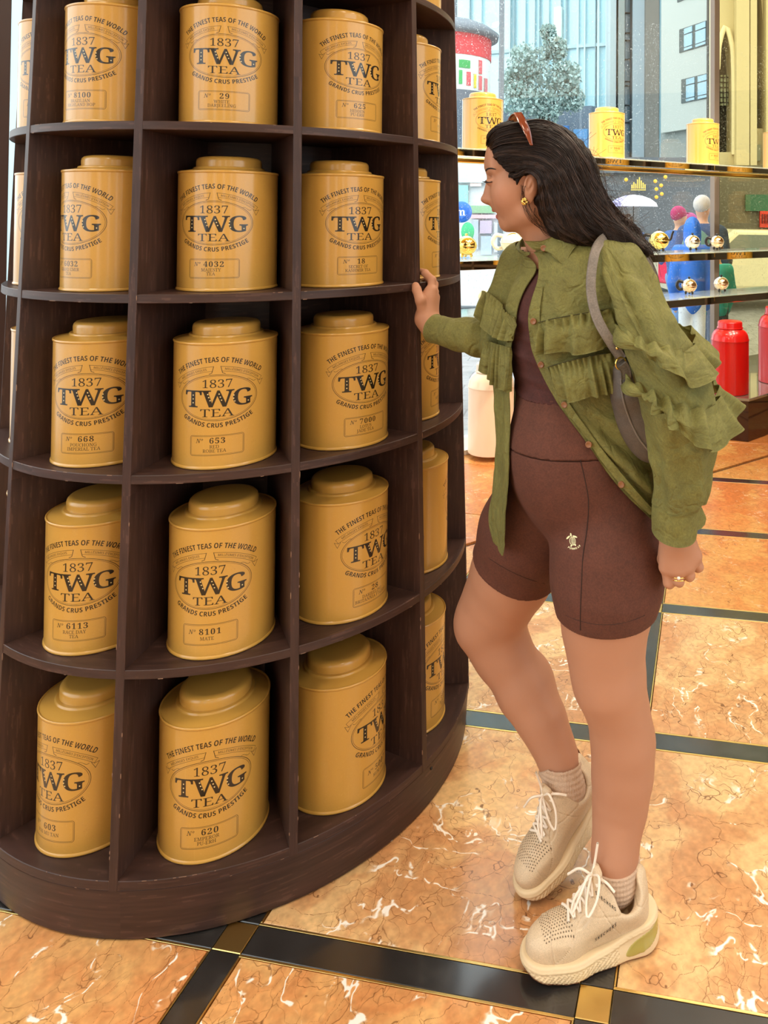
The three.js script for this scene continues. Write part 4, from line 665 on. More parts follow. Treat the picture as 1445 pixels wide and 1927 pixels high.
// ---------------------------------------------------------------- the woman by the tower
const person = tag(group('person', [0.04, 0, -1.72]), 'dark-haired woman in olive ruffled shirt and brown shorts, one hand on the wooden tower', 'person');
const PO = person.position.clone();
const toLocal = (g) => g.translate(-PO.x, -PO.y, -PO.z);
const part = (name, g, m, parent = person) => mesh(name, toLocal(g), m, parent);
// cloth sheet from a net of points: smooth, folded, with thickness
function crv(P, closed) { return new THREE.CatmullRomCurve3(P, closed, 'centripetal'); }
const bodyPush = { f: null };
function pushOut(p, f, m) { for (let i = 0; i < 5; i++) { const d = f(p.x, p.y, p.z) - m; if (d >= 0) break; const e = 0.003, g = V3(f(p.x + e, p.y, p.z) - f(p.x - e, p.y, p.z), f(p.x, p.y + e, p.z) - f(p.x, p.y - e, p.z), f(p.x, p.y, p.z + e) - f(p.x, p.y, p.z - e)); if (g.lengthSq() < 1e-12) break; p.addScaledVector(g.normalize(), -d); } return p; }
function sheet(rows, nu, nv, disp, th = 0.0016, closed = false, margin = 0) {
  const rc = rows.map((r) => crv(r, closed)), cols = nu + 1, top = [], uvs = [];
  const grid = rc.map((c) => Array.from({ length: cols }, (_, i) => c.getPoint(i / nu)));
  const colC = Array.from({ length: cols }, (_, i) => crv(grid.map((g) => g[i]), false));
  const P = []; for (let j = 0; j <= nv; j++) for (let i = 0; i < cols; i++) P.push(colC[i].getPoint(j / nv));
  const nrm = (Q, i, j) => { const w = closed ? (i + nu) % nu : 0; const a = Q[j * cols + (closed ? (i + 1) % nu : min(nu, i + 1))], b = Q[j * cols + (closed ? (i - 1 + nu) % nu : max(0, i - 1))], c = Q[min(nv, j + 1) * cols + i], d = Q[max(0, j - 1) * cols + i]; return a.clone().sub(b).cross(c.clone().sub(d)).normalize(); };
  let Q = P; if (disp) { Q = P.map((p, q) => { const i = q % cols, j = floor(q / cols); return p.clone().addScaledVector(nrm(P, i, j), disp(i / nu, j / nv, p)); }); }
  if (margin && bodyPush.f) Q = Q.map((p) => pushOut(p.clone(), bodyPush.f, margin));
  if (closed) for (let j = 0; j <= nv; j++) Q[j * cols + nu] = Q[j * cols].clone();
  let wide = 0, tall = 0; for (let i = 1; i < rows.length; i++) tall += rows[i][floor(rows[i].length / 2)].distanceTo(rows[i - 1][floor(rows[i - 1].length / 2)]); { const r = rows[floor(rows.length / 2)]; for (let i = 1; i < r.length; i++) wide += r[i].distanceTo(r[i - 1]); }
  const N = Q.map((_, q) => nrm(Q, q % cols, floor(q / cols)));
  const pos = [], uv = [], idx = [], n = Q.length;
  for (const s of [1, -1]) Q.forEach((p, q) => { const w = p.clone().addScaledVector(N[q], s * th / 2); pos.push(w.x, w.y, w.z); uv.push((q % cols) / nu * wide, floor(q / cols) / nv * tall); });
  for (let j = 0; j < nv; j++) for (let i = 0; i < nu; i++) { const a = j * cols + i, b = a + 1, c = a + cols, d = c + 1; idx.push(a, b, c, b, d, c, a + n, c + n, b + n, b + n, c + n, d + n); }
  const edge = (a, b) => idx.push(a, a + n, b, b, a + n, b + n);
  for (let i = 0; i < nu; i++) { edge(i + 1, i); edge(nv * cols + i, nv * cols + i + 1); }
  if (!closed) for (let j = 0; j < nv; j++) { edge(j * cols, (j + 1) * cols); edge((j + 1) * cols + nu, j * cols + nu); }
  const g = new THREE.BufferGeometry(); g.setAttribute('position', new THREE.Float32BufferAttribute(pos, 3)); g.setAttribute('uv', new THREE.Float32BufferAttribute(uv, 2)); g.setIndex(idx);
  g.computeVertexNormals(); return g;
}
const pts = (list) => list.map((q) => at(...q));
// --- skin
const skinMat = phys({ color: 0xffffff, vertexColors: true, roughness: 0.5, specularIntensity: 0.5, sheen: 0.15, sheenRoughness: 0.5 });
const HO = at(1000, 340, 1.74), HS = 825;                             // head centre; image scale there
const hp = (px, py, z = 0) => V3(HO.x + (px - 1000) / HS, HO.y - (py - 340) / HS, HO.z + z);
const both = (f) => [f(1), f(-1)];
const headParts = [
  ell(hp(1006, 302), [0.095, 0.08, 0.076], 0.02), ell(hp(975, 364), [0.059, 0.082, 0.06], 0.04),
  cone(hp(992, 402, 0.041), hp(960, 421, 0.013), 0.022, 0.0135, 0.022), cone(hp(992, 402, -0.041), hp(960, 421, -0.013), 0.022, 0.0135, 0.022),
  ball(hp(953.5, 422.5, 0), 0.0135, 0.014), ...both((s) => ell(hp(957, 364, s * 0.036), [0.03, 0.034, 0.026], 0.03)),
  ...both((s) => cone(hp(929, 316, s * 0.008), hp(937, 319, s * 0.042), 0.013, 0.012, 0.02)), ell(hp(937, 292, 0), [0.026, 0.038, 0.05], 0.03),
  cone(hp(925.5, 329, 0), hp(916.5, 370, 0), 0.0085, 0.0098, 0.01), ell(hp(914.8, 375.5, 0), [0.0125, 0.0092, 0.011], 0.006), cone(hp(936, 345, 0), hp(930, 376, 0), 0.012, 0.015, 0.016), ...both((s) => ell(hp(926, 377.5, s * 0.0125), [0.0105, 0.0078, 0.0058], 0.004)),
  ell(hp(943.5, 391, 0), [0.0165, 0.014, 0.024], 0.012),
  cone(hp(930.5, 396, 0), hp(941.5, 400.5, 0.021), 0.0056, 0.0028, 0.0025), cone(hp(930.5, 396, 0), hp(941.5, 400.5, -0.021), 0.0056, 0.0028, 0.0025),
  ell(hp(951, 411, 0), [0.0125, 0.013, 0.021], 0.01),
  cone(hp(938.3, 407.8, 0), hp(943.5, 403.3, 0.02), 0.006, 0.0028, 0.0025), cone(hp(938.3, 407.8, 0), hp(943.5, 403.3, -0.02), 0.006, 0.0028, 0.0025),
  ...both((s) => ell(hp(926.5, 343, s * 0.032), [0.0125, 0.0105, 0.0145], 0.007)),
];
const carve = (p) => { p.sub = true; return p; };
headParts.push(carve(ell(hp(934, 401.3, 0), [0.0085, 0.0024, 0.018], 0.003)), ...both((s) => carve(ell(hp(921, 335, s * 0.034), [0.008, 0.0035, 0.014], 0.008))), ...both((s) => carve(ell(hp(920.5, 385.5, s * 0.006), [0.0055, 0.0034, 0.0035], 0.002))), ...both((s) => carve(ell(hp(935.5, 377, s * 0.0165), [0.0014, 0.007, 0.003], 0.004))));
const ear = [ell(hp(1003, 352, 0.074), [0.0165, 0.031, 0.009], 0.006, new THREE.Quaternion().setFromEuler(new THREE.Euler(0, 0.35, -0.12))), carve(ell(hp(1000.5, 350, 0.0865), [0.0085, 0.0195, 0.0095], 0.0025)), carve(ell(hp(1004, 338, 0.0875), [0.007, 0.009, 0.007], 0.0025)), ell(hp(1002, 348, 0.078), [0.0035, 0.012, 0.0045], 0.004, new THREE.Quaternion().setFromEuler(new THREE.Euler(0, 0, -0.35))), ball(hp(993, 358, 0.0735), 0.0052, 0.006), ell(hp(999, 377, 0.071), [0.009, 0.0095, 0.006], 0.008)];
const earF = [ell(hp(1003, 352, -0.074), [0.0165, 0.031, 0.009], 0.006)];
const neck = [cone(hp(1014, 392), at(1042, 470, 1.765), 0.05, 0.06, 0.03), cone(hp(1006, 430, 0), at(1034, 468, 1.745), 0.02, 0.026, 0.03)];
const torso = [
  cone(at(1150, 512, 1.67), at(1015, 508, 1.90), 0.05, 0.05, 0.06), cone(at(1066, 545, 1.78), at(1066, 640, 1.77), 0.1, 0.102, 0.07),
  ell(at(1048, 592, 1.70), [0.072, 0.075, 0.07], 0.05), ell(at(1018, 592, 1.765), [0.066, 0.07, 0.066], 0.05),
  cone(at(1065, 700, 1.75), at(1080, 800, 1.74), 0.105, 0.118, 0.08), ell(at(1066, 838, 1.70), [0.112, 0.12, 0.112], 0.06),
];
const hips = [ell(at(1118, 925, 1.72), [0.135, 0.125, 0.125], 0.06), ell(at(1072, 880, 1.715), [0.108, 0.105, 0.115], 0.06), ell(at(1165, 955, 1.75), [0.09, 0.1, 0.1], 0.05)];
const LL = [[1143, 960, 1.70, 0.112], [1144, 1040, 1.67, 0.113], [1142, 1100, 1.66, 0.108], [1138, 1180, 1.66, 0.0865], [1141, 1240, 1.66, 0.0745], [1147, 1283, 1.66, 0.0715], [1164, 1340, 1.67, 0.062], [1172, 1396, 1.675, 0.0635], [1171, 1459, 1.675, 0.0605], [1166, 1522, 1.67, 0.053], [1158, 1585, 1.65, 0.043], [1156, 1620, 1.64, 0.04], [1160, 1660, 1.63, 0.04]];
const RL = [[1030, 930, 1.80, 0.108], [992, 1000, 1.83, 0.104], [962, 1080, 1.87, 0.0945], [935, 1135, 1.89, 0.082], [918, 1172, 1.90, 0.072], [944, 1222, 1.895, 0.0675], [988, 1300, 1.87, 0.0612], [1020, 1355, 1.845, 0.0527], [1042, 1405, 1.825, 0.0434], [1057, 1447, 1.805, 0.0388], [1067, 1485, 1.792, 0.036], [1064, 1505, 1.785, 0.03]];
const chain = (L, k, i0 = 0, i1 = L.length - 1) => { const o = []; for (let i = i0; i < i1; i++) { const a = L[i], b = L[i + 1]; o.push(cone(at(a[0], a[1], a[2]), at(b[0], b[1], b[2]), a[3], b[3], k)); } return o; };
const legL = chain(LL, 0.03), legR = chain(RL, 0.03);
const kneeR = [ball(at(905, 1168, 1.89), 0.0565, 0.03)], calfR = [ell(at(1003, 1290, 1.905), [0.045, 0.07, 0.05], 0.04)], calfL = [ell(at(1178, 1400, 1.70), [0.05, 0.09, 0.05], 0.03)];
const armL = [[1165, 508, 1.65, 0.044], [1225, 625, 1.59, 0.047], [1278, 760, 1.56, 0.041], [1283, 860, 1.55, 0.038], [1276, 960, 1.55, 0.029], [1273, 1012, 1.548, 0.027]];
const armR = [[985, 500, 1.90, 0.05], [955, 580, 1.88, 0.044], [938, 638, 1.86, 0.038], [880, 630, 1.875, 0.033], [815, 618, 1.92, 0.024], [803, 598, 1.935, 0.0235]];
const finger = (P, r0, r1) => { const o = []; for (let i = 0; i < P.length - 1; i++) o.push(cone(at(...P[i]), at(...P[i + 1]), lerp(r0, r1, i / (P.length - 1)), lerp(r0, r1, (i + 1) / (P.length - 1)), 0.004)); return o; };
// left hand: hangs, its back to the camera, fingers curled away
const handL = [
  cone(at(1262, 1018, 1.552), at(1254, 1066, 1.553), 0.0215, 0.0165, 0.016), cone(at(1272, 1016, 1.55), at(1275, 1070, 1.546), 0.0215, 0.0168, 0.016), cone(at(1284, 1016, 1.552), at(1294, 1064, 1.548), 0.0205, 0.0158, 0.016), cone(at(1290, 1016, 1.556), at(1308, 1046, 1.554), 0.019, 0.0145, 0.016),
  ...finger([[1253, 1066, 1.553], [1258, 1096, 1.553], [1260, 1098, 1.582], [1258, 1084, 1.597]], 0.0117, 0.009), ...finger([[1275, 1070, 1.546], [1277, 1093, 1.546], [1278, 1095, 1.578], [1275, 1080, 1.596]], 0.0117, 0.009),
  ...finger([[1295, 1062, 1.548], [1298, 1083, 1.549], [1297, 1085, 1.578], [1293, 1072, 1.594]], 0.011, 0.0087), ...finger([[1309, 1046, 1.554], [1315, 1067, 1.556], [1313, 1069, 1.58], [1308, 1058, 1.592]], 0.0098, 0.0078),
  ...finger([[1252, 1026, 1.568], [1247, 1052, 1.588], [1252, 1076, 1.602]], 0.0135, 0.0098),
];
// right hand: wrapped round the upright, thumb in front
const handR = [
  cone(at(804, 598, 1.932), at(811, 548, 1.945), 0.0235, 0.0165, 0.014), cone(at(800, 602, 1.935), at(803, 562, 1.94), 0.022, 0.018, 0.014), cone(at(808, 602, 1.945), at(816, 560, 1.965), 0.02, 0.016, 0.014),
  ...finger([[812, 546, 1.945], [813, 527, 1.957], [800, 514, 1.975], [793, 511, 1.99]], 0.0112, 0.0088), ...finger([[816, 552, 1.962], [817, 535, 1.985], [806, 527, 2.01], [799, 528, 2.03]], 0.011, 0.0088),
  ...finger([[816, 562, 1.972], [818, 549, 2.0], [808, 545, 2.025], [801, 548, 2.04]], 0.0108, 0.0086), ...finger([[814, 575, 1.975], [817, 566, 2.0], [809, 565, 2.02], [803, 567, 2.032]], 0.0098, 0.008),
  ...finger([[797, 588, 1.925], [791, 565, 1.912], [784, 545, 1.925], [782, 538, 1.938]], 0.0142, 0.0098),
];
const skinAll = [...torso, ...hips, ...legL, ...legR, ...kneeR, ...calfR, ...calfL, ...chain(armL, 0.02), ...chain(armR, 0.02)];
const headField = field([...headParts, ...neck, ...ear, ...earF], 0.02);
const bodyOnly = field([...skinAll, ...neck], 0.02);
const YCUT = at(1030, 470, 1.75).y;
const skinTone = (x, y, z) => {
  const c = [0.475, 0.232, 0.142], m = n3(x * 14, y * 14, z * 14) * 0.045 + n3(x * 60, y * 60, z * 60) * 0.02;
  const near = (p, r) => exp(-((x - p.x) ** 2 + (y - p.y) ** 2 + (z - p.z) ** 2) / (r * r));
  const lip = clamp(1.25 * max(near(hp(928, 396.5, 0.004), 0.0065), near(hp(935, 407.5, 0.004), 0.007), near(hp(934, 398.5, 0.013), 0.006), near(hp(939, 405, 0.013), 0.006)));
  let q = [lerp(c[0], 0.42, lip), lerp(c[1], 0.135, lip), lerp(c[2], 0.115, lip)];
  const blush = 0.35 * near(hp(950, 372, 0.055), 0.03) + 0.4 * near(hp(912, 374, 0), 0.015); q = [q[0] * (1 + 0.02 * blush), q[1] * (1 - 0.12 * blush), q[2] * (1 - 0.1 * blush)];
  return q.map((k) => k * (1 + m));
};
{
  const arr = (p, r) => [p.x - r[0], p.y - r[1], p.z - r[2]], arr2 = (p, r) => [p.x + r[0], p.y + r[1], p.z + r[2]];
  const hd = netMesh((x, y, z) => max(headField(x, y, z), YCUT - 0.004 - y), arr(hp(1000, 345), [0.135, 0.165, 0.11]), arr2(hp(1000, 345), [0.135, 0.16, 0.11]), 0.0026);
  const bd = netMesh((x, y, z) => max(bodyOnly(x, y, z), y - YCUT), [-0.42, 0.02, -2.12], [0.36, YCUT + 0.03, -1.44], 0.0085);
  const hl = netMesh(field([...handL, ...chain(armL, 0.02, 4, 5)], 0.012), arr(at(1280, 1050, 1.57), [0.07, 0.11, 0.075]), arr2(at(1280, 1050, 1.57), [0.07, 0.11, 0.075]), 0.002);
  const hr = netMesh(field([...handR, ...chain(armR, 0.02, 3, 5)], 0.012), arr(at(805, 570, 1.96), [0.075, 0.12, 0.1]), arr2(at(805, 570, 1.96), [0.075, 0.11, 0.1]), 0.002);
  const body = mergeGeometries([hd, bd, hl, hr].map((g) => paint(boxUV(g), skinTone)));
  part('body', body, skinMat);
}
// face details
const lashMat = std({ color: 0x1d1412, roughness: 0.7 });
const onHead = (px, py, z0 = 0.11) => { const p = hp(px, py, z0); for (let i = 0; i < 60; i++) { const d = headField(p.x, p.y, p.z); if (d < 0.0004) break; p.z -= max(0.0004, d * 0.6); } return p; };
part('eyelashes', join([tube([onHead(917.5, 342), onHead(920.5, 344.5), onHead(925, 345.5), onHead(930.5, 344.5)].map((p) => p.add(V3(0, 0, 0.0006))), 0.0011, 20, 5), ...[0, 1, 2, 3, 4].map((i) => { const p = onHead(917.5 + i * 1.7, 343 + i * 0.6); return tube([p, p.clone().add(V3(-0.004, -0.0012, 0.002)), p.clone().add(V3(-0.0075, -0.001, 0.003))], 0.0005, 6, 4); })]), lashMat);
part('eyebrow', join([0, 1, 2].map((k) => tube([onHead(915.5, 321.5 + k), onHead(921, 319.5 + k * 0.8), onHead(930, 319.5 + k * 0.7), onHead(938, 322)].map((p) => p.add(V3(0, 0, 0.0002))), 0.0008, 16, 5))), lashMat);
{
  const c = hp(991.5, 381, 0.083), e = [];
  for (let i = 0; i < 3; i++) e.push(new THREE.TorusGeometry(0.0062, 0.0016, 8, 24).rotateY(i * 1.05).rotateZ(i * 0.9).translate(c.x, c.y, c.z)); e.push(new THREE.SphereGeometry(0.0026, 10, 8).translate(c.x, c.y + 0.007, c.z - 0.003));
  part('earring', join(e), goldMetal);
}
// hair
{
  const hairParts = [
    ell(hp(1010, 291), [0.094, 0.077, 0.083], 0.02), ell(hp(941, 265), [0.033, 0.026, 0.05], 0.03), ell(hp(978, 260), [0.055, 0.038, 0.068], 0.03),
    ...both((s) => ell(hp(970, 303, s * 0.052), [0.05, 0.045, 0.024], 0.02)), ...both((s) => cone(hp(966, 328, s * 0.066), hp(982, 358, s * 0.066), 0.009, 0.004, 0.015)),
    ell(hp(1046, 326), [0.07, 0.088, 0.085], 0.04), cone(hp(1030, 350, 0.03), hp(1062, 420, 0.045), 0.05, 0.04, 0.04), cone(hp(1070, 340, 0.02), hp(1106, 418, 0.03), 0.072, 0.056, 0.05),
    cone(hp(1100, 405, 0.045), hp(1160, 446, 0.06), 0.046, 0.024, 0.04), cone(hp(1160, 446, 0.06), hp(1212, 470, 0.065), 0.024, 0.008, 0.02), cone(hp(1070, 380, -0.03), hp(1110, 440, -0.03), 0.06, 0.04, 0.04),
  ];
  const hf0 = field(hairParts, 0.03);
  const faceCut = (x, y, z) => { const px = 1000 + (x - HO.x) * HS, py = 340 - (y - HO.y) * HS; const lim = py < 283 ? 0 : py < 330 ? 915 + (py - 283) * 1.0 : py < 372 ? 962 + (py - 330) * 0.55 : 1004 + max(0, py - 372) * 0.42; return lim ? (lim - px) / HS : -1; };
  const hf = (x, y, z) => { let d = hf0(x, y, z); d = smax(d, faceCut(x, y, z), 0.012); const e = hypot(x - hp(1001, 352).x, y - hp(1001, 354).y); if (z > HO.z) d = smax(d, 0.021 - e * 0.85, 0.008); return d + 0.003 * Math.sin((-y * 0.6 + x * 0.8 + 0.25 * n3(x * 9, y * 9, z * 9)) * 210) * 0.5 + 0.004 * n3(x * 26, y * 18, z * 26); };
  const hairMat = phys({ color: 0x1c1310, roughness: 0.6, specularIntensity: 0.35 });
  const g = netMesh(hf, [hp(1240, 0).x * 0 + hp(905, 0).x, hp(0, 492).y, HO.z - 0.13], [hp(1235, 0).x, hp(0, 218).y, HO.z + 0.13], 0.0035);
  part('hair', g, hairMat);
  const G = [
    [[914, 270], [929, 247], [974, 236], [1024, 230], [1070, 253], [1105, 300], [1129, 350], [1153, 398], [1196, 438], [1232, 476]],
    [[915, 280], [932, 254], [975, 240], [1022, 230], [1062, 252], [1094, 296], [1122, 346], [1150, 394], [1190, 434], [1224, 474]],
    [[916, 284], [940, 268], [982, 258], [1025, 258], [1066, 280], [1096, 330], [1120, 384], [1152, 424], [1190, 450], [1222, 474]],
    [[922, 292], [950, 282], [988, 280], [1026, 284], [1060, 308], [1086, 356], [1110, 404], [1142, 436], [1172, 452], [1196, 466]],
    [[934, 304], [958, 300], [990, 302], [1022, 310], [1050, 334], [1072, 382], [1095, 424], [1122, 444], [1146, 454], [1164, 462]],
    [[950, 318], [970, 318], [992, 318], [1020, 322], [1040, 352], [1058, 396], [1078, 430], [1098, 446], [1114, 452], [1130, 458]],
    [[960, 330], [976, 330], [994, 322], [1016, 328], [1030, 358], [1042, 396], [1056, 424], [1070, 438], [1082, 446], [1092, 452]],
    [[958, 338], [978, 338], [998, 330], [1014, 342], [1018, 370], [1024, 396], [1034, 418], [1046, 432], [1056, 440], [1064, 446]],
  ].map((q) => crv(q.map(([x, y]) => V3(x, y, 0))));
  const r = rng(42), strands = [], fly = [];
  const surf = (px, py, lift) => { const p = hp(px, py, 0.135); for (let i = 0; i < 40; i++) { const d = hf(p.x, p.y, p.z) - lift; if (abs(d) < 0.0006) break; p.z -= clamp(d * 0.7, -0.01, 0.01); if (p.z < HO.z) { p.z = HO.z + 0.02; break; } } return p; };
  for (let i = 0; i < 265; i++) {
    const w0 = r() * 6.999, t0 = r() * 0.4, t1 = min(1, t0 + 0.35 + r() * 0.6), n = 18, ph = r() * 6, am = 2 + r() * 7, fr = 11 + r() * 8, lift0 = 0.001 + r() * 0.005;
    for (let m = 0; m < 13; m++) {
      const w = clamp(w0 + (r() - 0.5) * 0.5, 0, 6.999), a = floor(w), f = w - a, P = [], lift = lift0 + r() * 0.002, p2 = ph + (r() - 0.5) * 0.7, tt1 = min(1, t1 + (r() - 0.5) * 0.08);
      for (let k = 0; k <= n; k++) { const t = lerp(t0, tt1, k / n), A = G[a].getPoint(t), B = G[a + 1].getPoint(t), q = A.lerp(B, f), wv = am * sst(0.25, 0.9, t); P.push(surf(q.x + wv * Math.sin(t * fr + p2), q.y + wv * 1.2 * Math.cos(t * fr * 0.9 + p2 * 1.7), lift * Math.sin(PI * min(1, 0.12 + k / n)) + 0.0004 + 0.003 * sst(0.6, 1, t))); }
      (i % 4 === 0 ? fly : strands).push(new THREE.TubeGeometry(new THREE.CatmullRomCurve3(P), n + 4, 0.00045 + 0.0005 * r(), 3));
    }
  }
  for (let i = 0; i < 170; i++) {   // loose ends and flyaways
    const t0 = 0.45 + r() * 0.5, A = G[floor(r() * 3)].getPoint(t0), z = 0.02 + r() * 0.07, dx = 14 + r() * 40, dy = r() < 0.25 ? -6 - r() * 18 : 18 + r() * 50, P = [];
    for (let k = 0; k <= 6; k++) { const q = k / 6; P.push(hp(A.x + dx * q + 5 * Math.sin(q * 5 + i), A.y + dy * q * q + 4 * Math.cos(q * 6 + i), z + 0.02 * Math.sin(q * 3 + i))); }
    fly.push(new THREE.TubeGeometry(new THREE.CatmullRomCurve3(P), 12, 0.00036, 3));
  }
  for (const L of [[[992, 352], [988, 372], [996, 398], [1014, 424], [1042, 440]], [[986, 350], [989, 385], [1003, 412], [1022, 430]], [[999, 380], [1006, 404], [1020, 420], [1038, 432]], [[1012, 392], [1012, 412], [1022, 432], [1040, 444]], [[1016, 398], [1026, 428], [1050, 446], [1078, 452]]]) for (let k = 0; k < 4; k++) { const w1 = r() * 6, w2 = 1 + r() * 3; fly.push(new THREE.TubeGeometry(new THREE.CatmullRomCurve3(crv(L.map(([x, y]) => V3(x, y, 0))).getPoints(8).map((q, i) => onHead(q.x + (k - 1.5) * (0.5 + i * 0.35) + w2 * Math.sin(i * 0.9 + w1), q.y + (r() - 0.5) * 2).add(V3(0, 0, 0.002 + 0.002 * r())))), 22, 0.00038, 3)); }
  const sm = part('hair_strands', join([...strands]), phys({ color: 0x241814, roughness: 0.5, specularIntensity: 0.6 })); sm.userData.kind = 'stuff';
  const fm = part('loose_hair', join(fly), phys({ color: 0x37231a, roughness: 0.5 })); fm.userData.kind = 'stuff';
}
// --- clothes close to the body
const fabricTex = (seed, a, b, w = 1) => { const t = dataTex(256, (u, v) => { const n = fbm(u * 96, v * 96, seed, 2, 96), m = fbm(u * 10, v * 10, seed + 7, 4, 10), k = 0.8 + 0.24 * n + 0.22 * (m - 0.5) * w; return [a[0] * k + b[0], a[1] * k + b[1], a[2] * k + b[2]]; }); t.repeat.set(5, 5); return t; };
const shortsMat = phys({ map: fabricTex(3, [0.385, 0.215, 0.16], [0, 0, 0], 0.6), roughness: 0.85, sheen: 0.25, sheenRoughness: 0.6, sheenColor: new THREE.Color(0x8a5a48) });
const topMat = phys({ map: fabricTex(9, [0.31, 0.15, 0.135], [0, 0, 0]), roughness: 0.85, sheen: 0.2, sheenRoughness: 0.6, sheenColor: new THREE.Color(0x6a4038) });
const hemL = 0.656, hemC = at(966, 1056, 1.87), hemN = at(985, 1015, 1.84).sub(at(925, 1150, 1.89)).normalize();
const hipF = field(hips, 0.05), legLF = field(legL, 0.015), legRF = field([...legR, ...kneeR], 0.015), torsoF = field(torso, 0.06);
const lowerF = (x, y, z) => { let l = smax(legLF(x, y, z), hemL - y, 0.008), q = smax(legRF(x, y, z), -((x - hemC.x) * hemN.x + (y - hemC.y) * hemN.y + (z - hemC.z) * hemN.z), 0.008); return smin(smin(smin(l, q, 0.012), hipF(x, y, z), 0.02), torsoF(x, y, z), 0.07); };
const YSEAM = at(1030, 856, 1.62).y, YBAND = at(1010, 748, 1.65).y;
part('shorts', boxUV(netMesh((x, y, z) => max(lowerF(x, y, z) - 0.0065 + 0.0008 * n3(x * 30, y * 30, z * 30), y - YSEAM + 0.0002), [-0.34, 0.5, -2.06], [0.3, YSEAM + 0.03, -1.46], 0.0052)), shortsMat);
part('waistband', boxUV(netMesh((x, y, z) => max(lowerF(x, y, z) - 0.007, YSEAM - y, y - YBAND), [-0.3, YSEAM - 0.03, -2.0], [0.3, YBAND + 0.03, -1.46], 0.0065)), shortsMat);
part('top', boxUV(netMesh((x, y, z) => max(torsoF(x, y, z) - 0.006 - 0.0035 * Math.max(0, Math.sin(y * 150 + 3 * n3(x * 9, y * 9, z * 9) + x * 16)) * sst(1.33, 1.2, y), YBAND - 0.01 - y, y - 1.385, ), [-0.3, YBAND - 0.04, -2.05], [0.3, 1.42, -1.46], 0.0065)), topMat);
function onField(f, px, py, d0, lift = 0.001) { const o = camera.position, p = at(px, py, d0), dir = p.clone().sub(o).normalize(); for (let i = 0; i < 120; i++) { const d = f(p.x, p.y, p.z) - lift; if (d < 0.0003) break; p.addScaledVector(dir, max(0.0003, d * 0.7)); } return p; }
const shortsF = (x, y, z) => lowerF(x, y, z) - 0.0065;
part('side_seam', tube([[1092, 866], [1100, 900], [1107, 940], [1105, 990], [1097, 1045], [1094, 1100], [1092, 1150], [1092, 1186]].map(([x, y]) => onField(shortsF, x, y, 1.48, 0.0002)), 0.0011, 80, 5), std({ color: 0x34201a, roughness: 0.9 }));
part('hem_stitching', join([tube(Array.from({ length: 9 }, (_, i) => onField(shortsF, 1064 + i * 18.7, 1158 + 18 * (1 - ((i - 4) / 4) ** 2), 1.46, 0.0002)), 0.0006, 60, 4), tube(Array.from({ length: 6 }, (_, i) => onField(shortsF, 900 + i * 25, 1036 + i * 12.5 + 9 * (1 - ((i - 2.5) / 2.5) ** 2), 1.7, 0.0002)), 0.0006, 50, 4)]), std({ color: 0x3c251e, roughness: 0.9 }));
{ // small turtle print with lettering on the thigh
  const n = 12, P = [], uv = [], idx = [];
  for (let j = 0; j <= n; j++) for (let i = 0; i <= n; i++) { const p = onField(shortsF, 1060 + 32 * i / n, 998 + 40 * j / n, 1.48, 0.0006); P.push(p.x, p.y, p.z); uv.push(i / n, 1 - j / n); if (i < n && j < n) { const a = j * (n + 1) + i; idx.push(a, a + n + 1, a + 1, a + 1, a + n + 1, a + n + 2); } }
  const g = new THREE.BufferGeometry(); g.setAttribute('position', new THREE.Float32BufferAttribute(P, 3)); g.setAttribute('uv', new THREE.Float32BufferAttribute(uv, 2)); g.setIndex(idx); g.computeVertexNormals();
  const t = canvasTex(256, 320, (c) => {
    c.clearRect(0, 0, 256, 320); c.fillStyle = c.strokeStyle = '#f2efc4'; c.lineWidth = 8; c.lineCap = 'round'; c.translate(132, 140); c.rotate(-0.08);
    const e = (x, y, a, b, q, s) => { c.beginPath(); c.ellipse(x, y, a, b, q, 0, PI * 2); s ? c.stroke() : c.fill(); };
    e(-14, -74, 12, 28, -0.1); e(-58, -38, 13, 36, 0.9); e(44, -42, 13, 38, -1.15); e(4, 22, 42, 62, -0.08, 1); c.lineWidth = 6; e(6, 22, 22, 52, -0.08, 1); e(6, 22, 6, 40, -0.08, 1); e(-22, 92, 12, 15, 0.4); e(40, 84, 12, 15, -0.5);
    c.font = 'bold 40px sans-serif'; c.textAlign = 'center'; c.textBaseline = 'middle';
    [...'PUNWEAR'].forEach((q, i) => { const a = 0.66 - i * 0.24; c.save(); c.translate(16 - 128 * Math.sin(a), 10 + 128 * Math.cos(a)); c.rotate(a); c.fillText(q, 0, 0); c.restore(); });
  });
  part('turtle_print', g, std({ map: t, transparent: true, roughness: 0.8, side: THREE.DoubleSide }));
}
// --- olive shirt
const oliveTex = (() => { const t = dataTex(512, (u, v) => { const n = fbm(u * 180, v * 180, 71, 2, 180), m = fbm(u * 7, v * 7, 75, 4, 7), q = abs(fbm(u * 5, v * 9, 88, 3, 0) - 0.5), k = 0.84 + 0.22 * n + 0.2 * (m - 0.5) + 0.05 * (1 - sst(0, 0.03, q)); return [0.465 * k, 0.45 * k, 0.232 * k]; }); t.repeat.set(3, 3); return t; })();
const creaseTex = (() => { const t = dataTex(512, (u, v) => { const x = u * 6, y = v * 6, w = fbm(x, y, 91, 3, 6) * 2, a = abs(fbm(x * 0.8 + w, y * 1.1 + w, 95, 3, 0) - 0.5) * 2, b = fbm(u * 14, v * 14, 99, 3, 14); const h = 0.6 * a + 0.4 * b; return [h, h, h]; }, false); t.repeat.set(4, 4); return t; })();
const olive = phys({ map: oliveTex, bumpMap: creaseTex, bumpScale: 0.007, roughness: 0.8, sheen: 0.35, sheenRoughness: 0.5, sheenColor: new THREE.Color(0x9a9a60), side: THREE.DoubleSide });
bodyPush.f = bodyOnly;
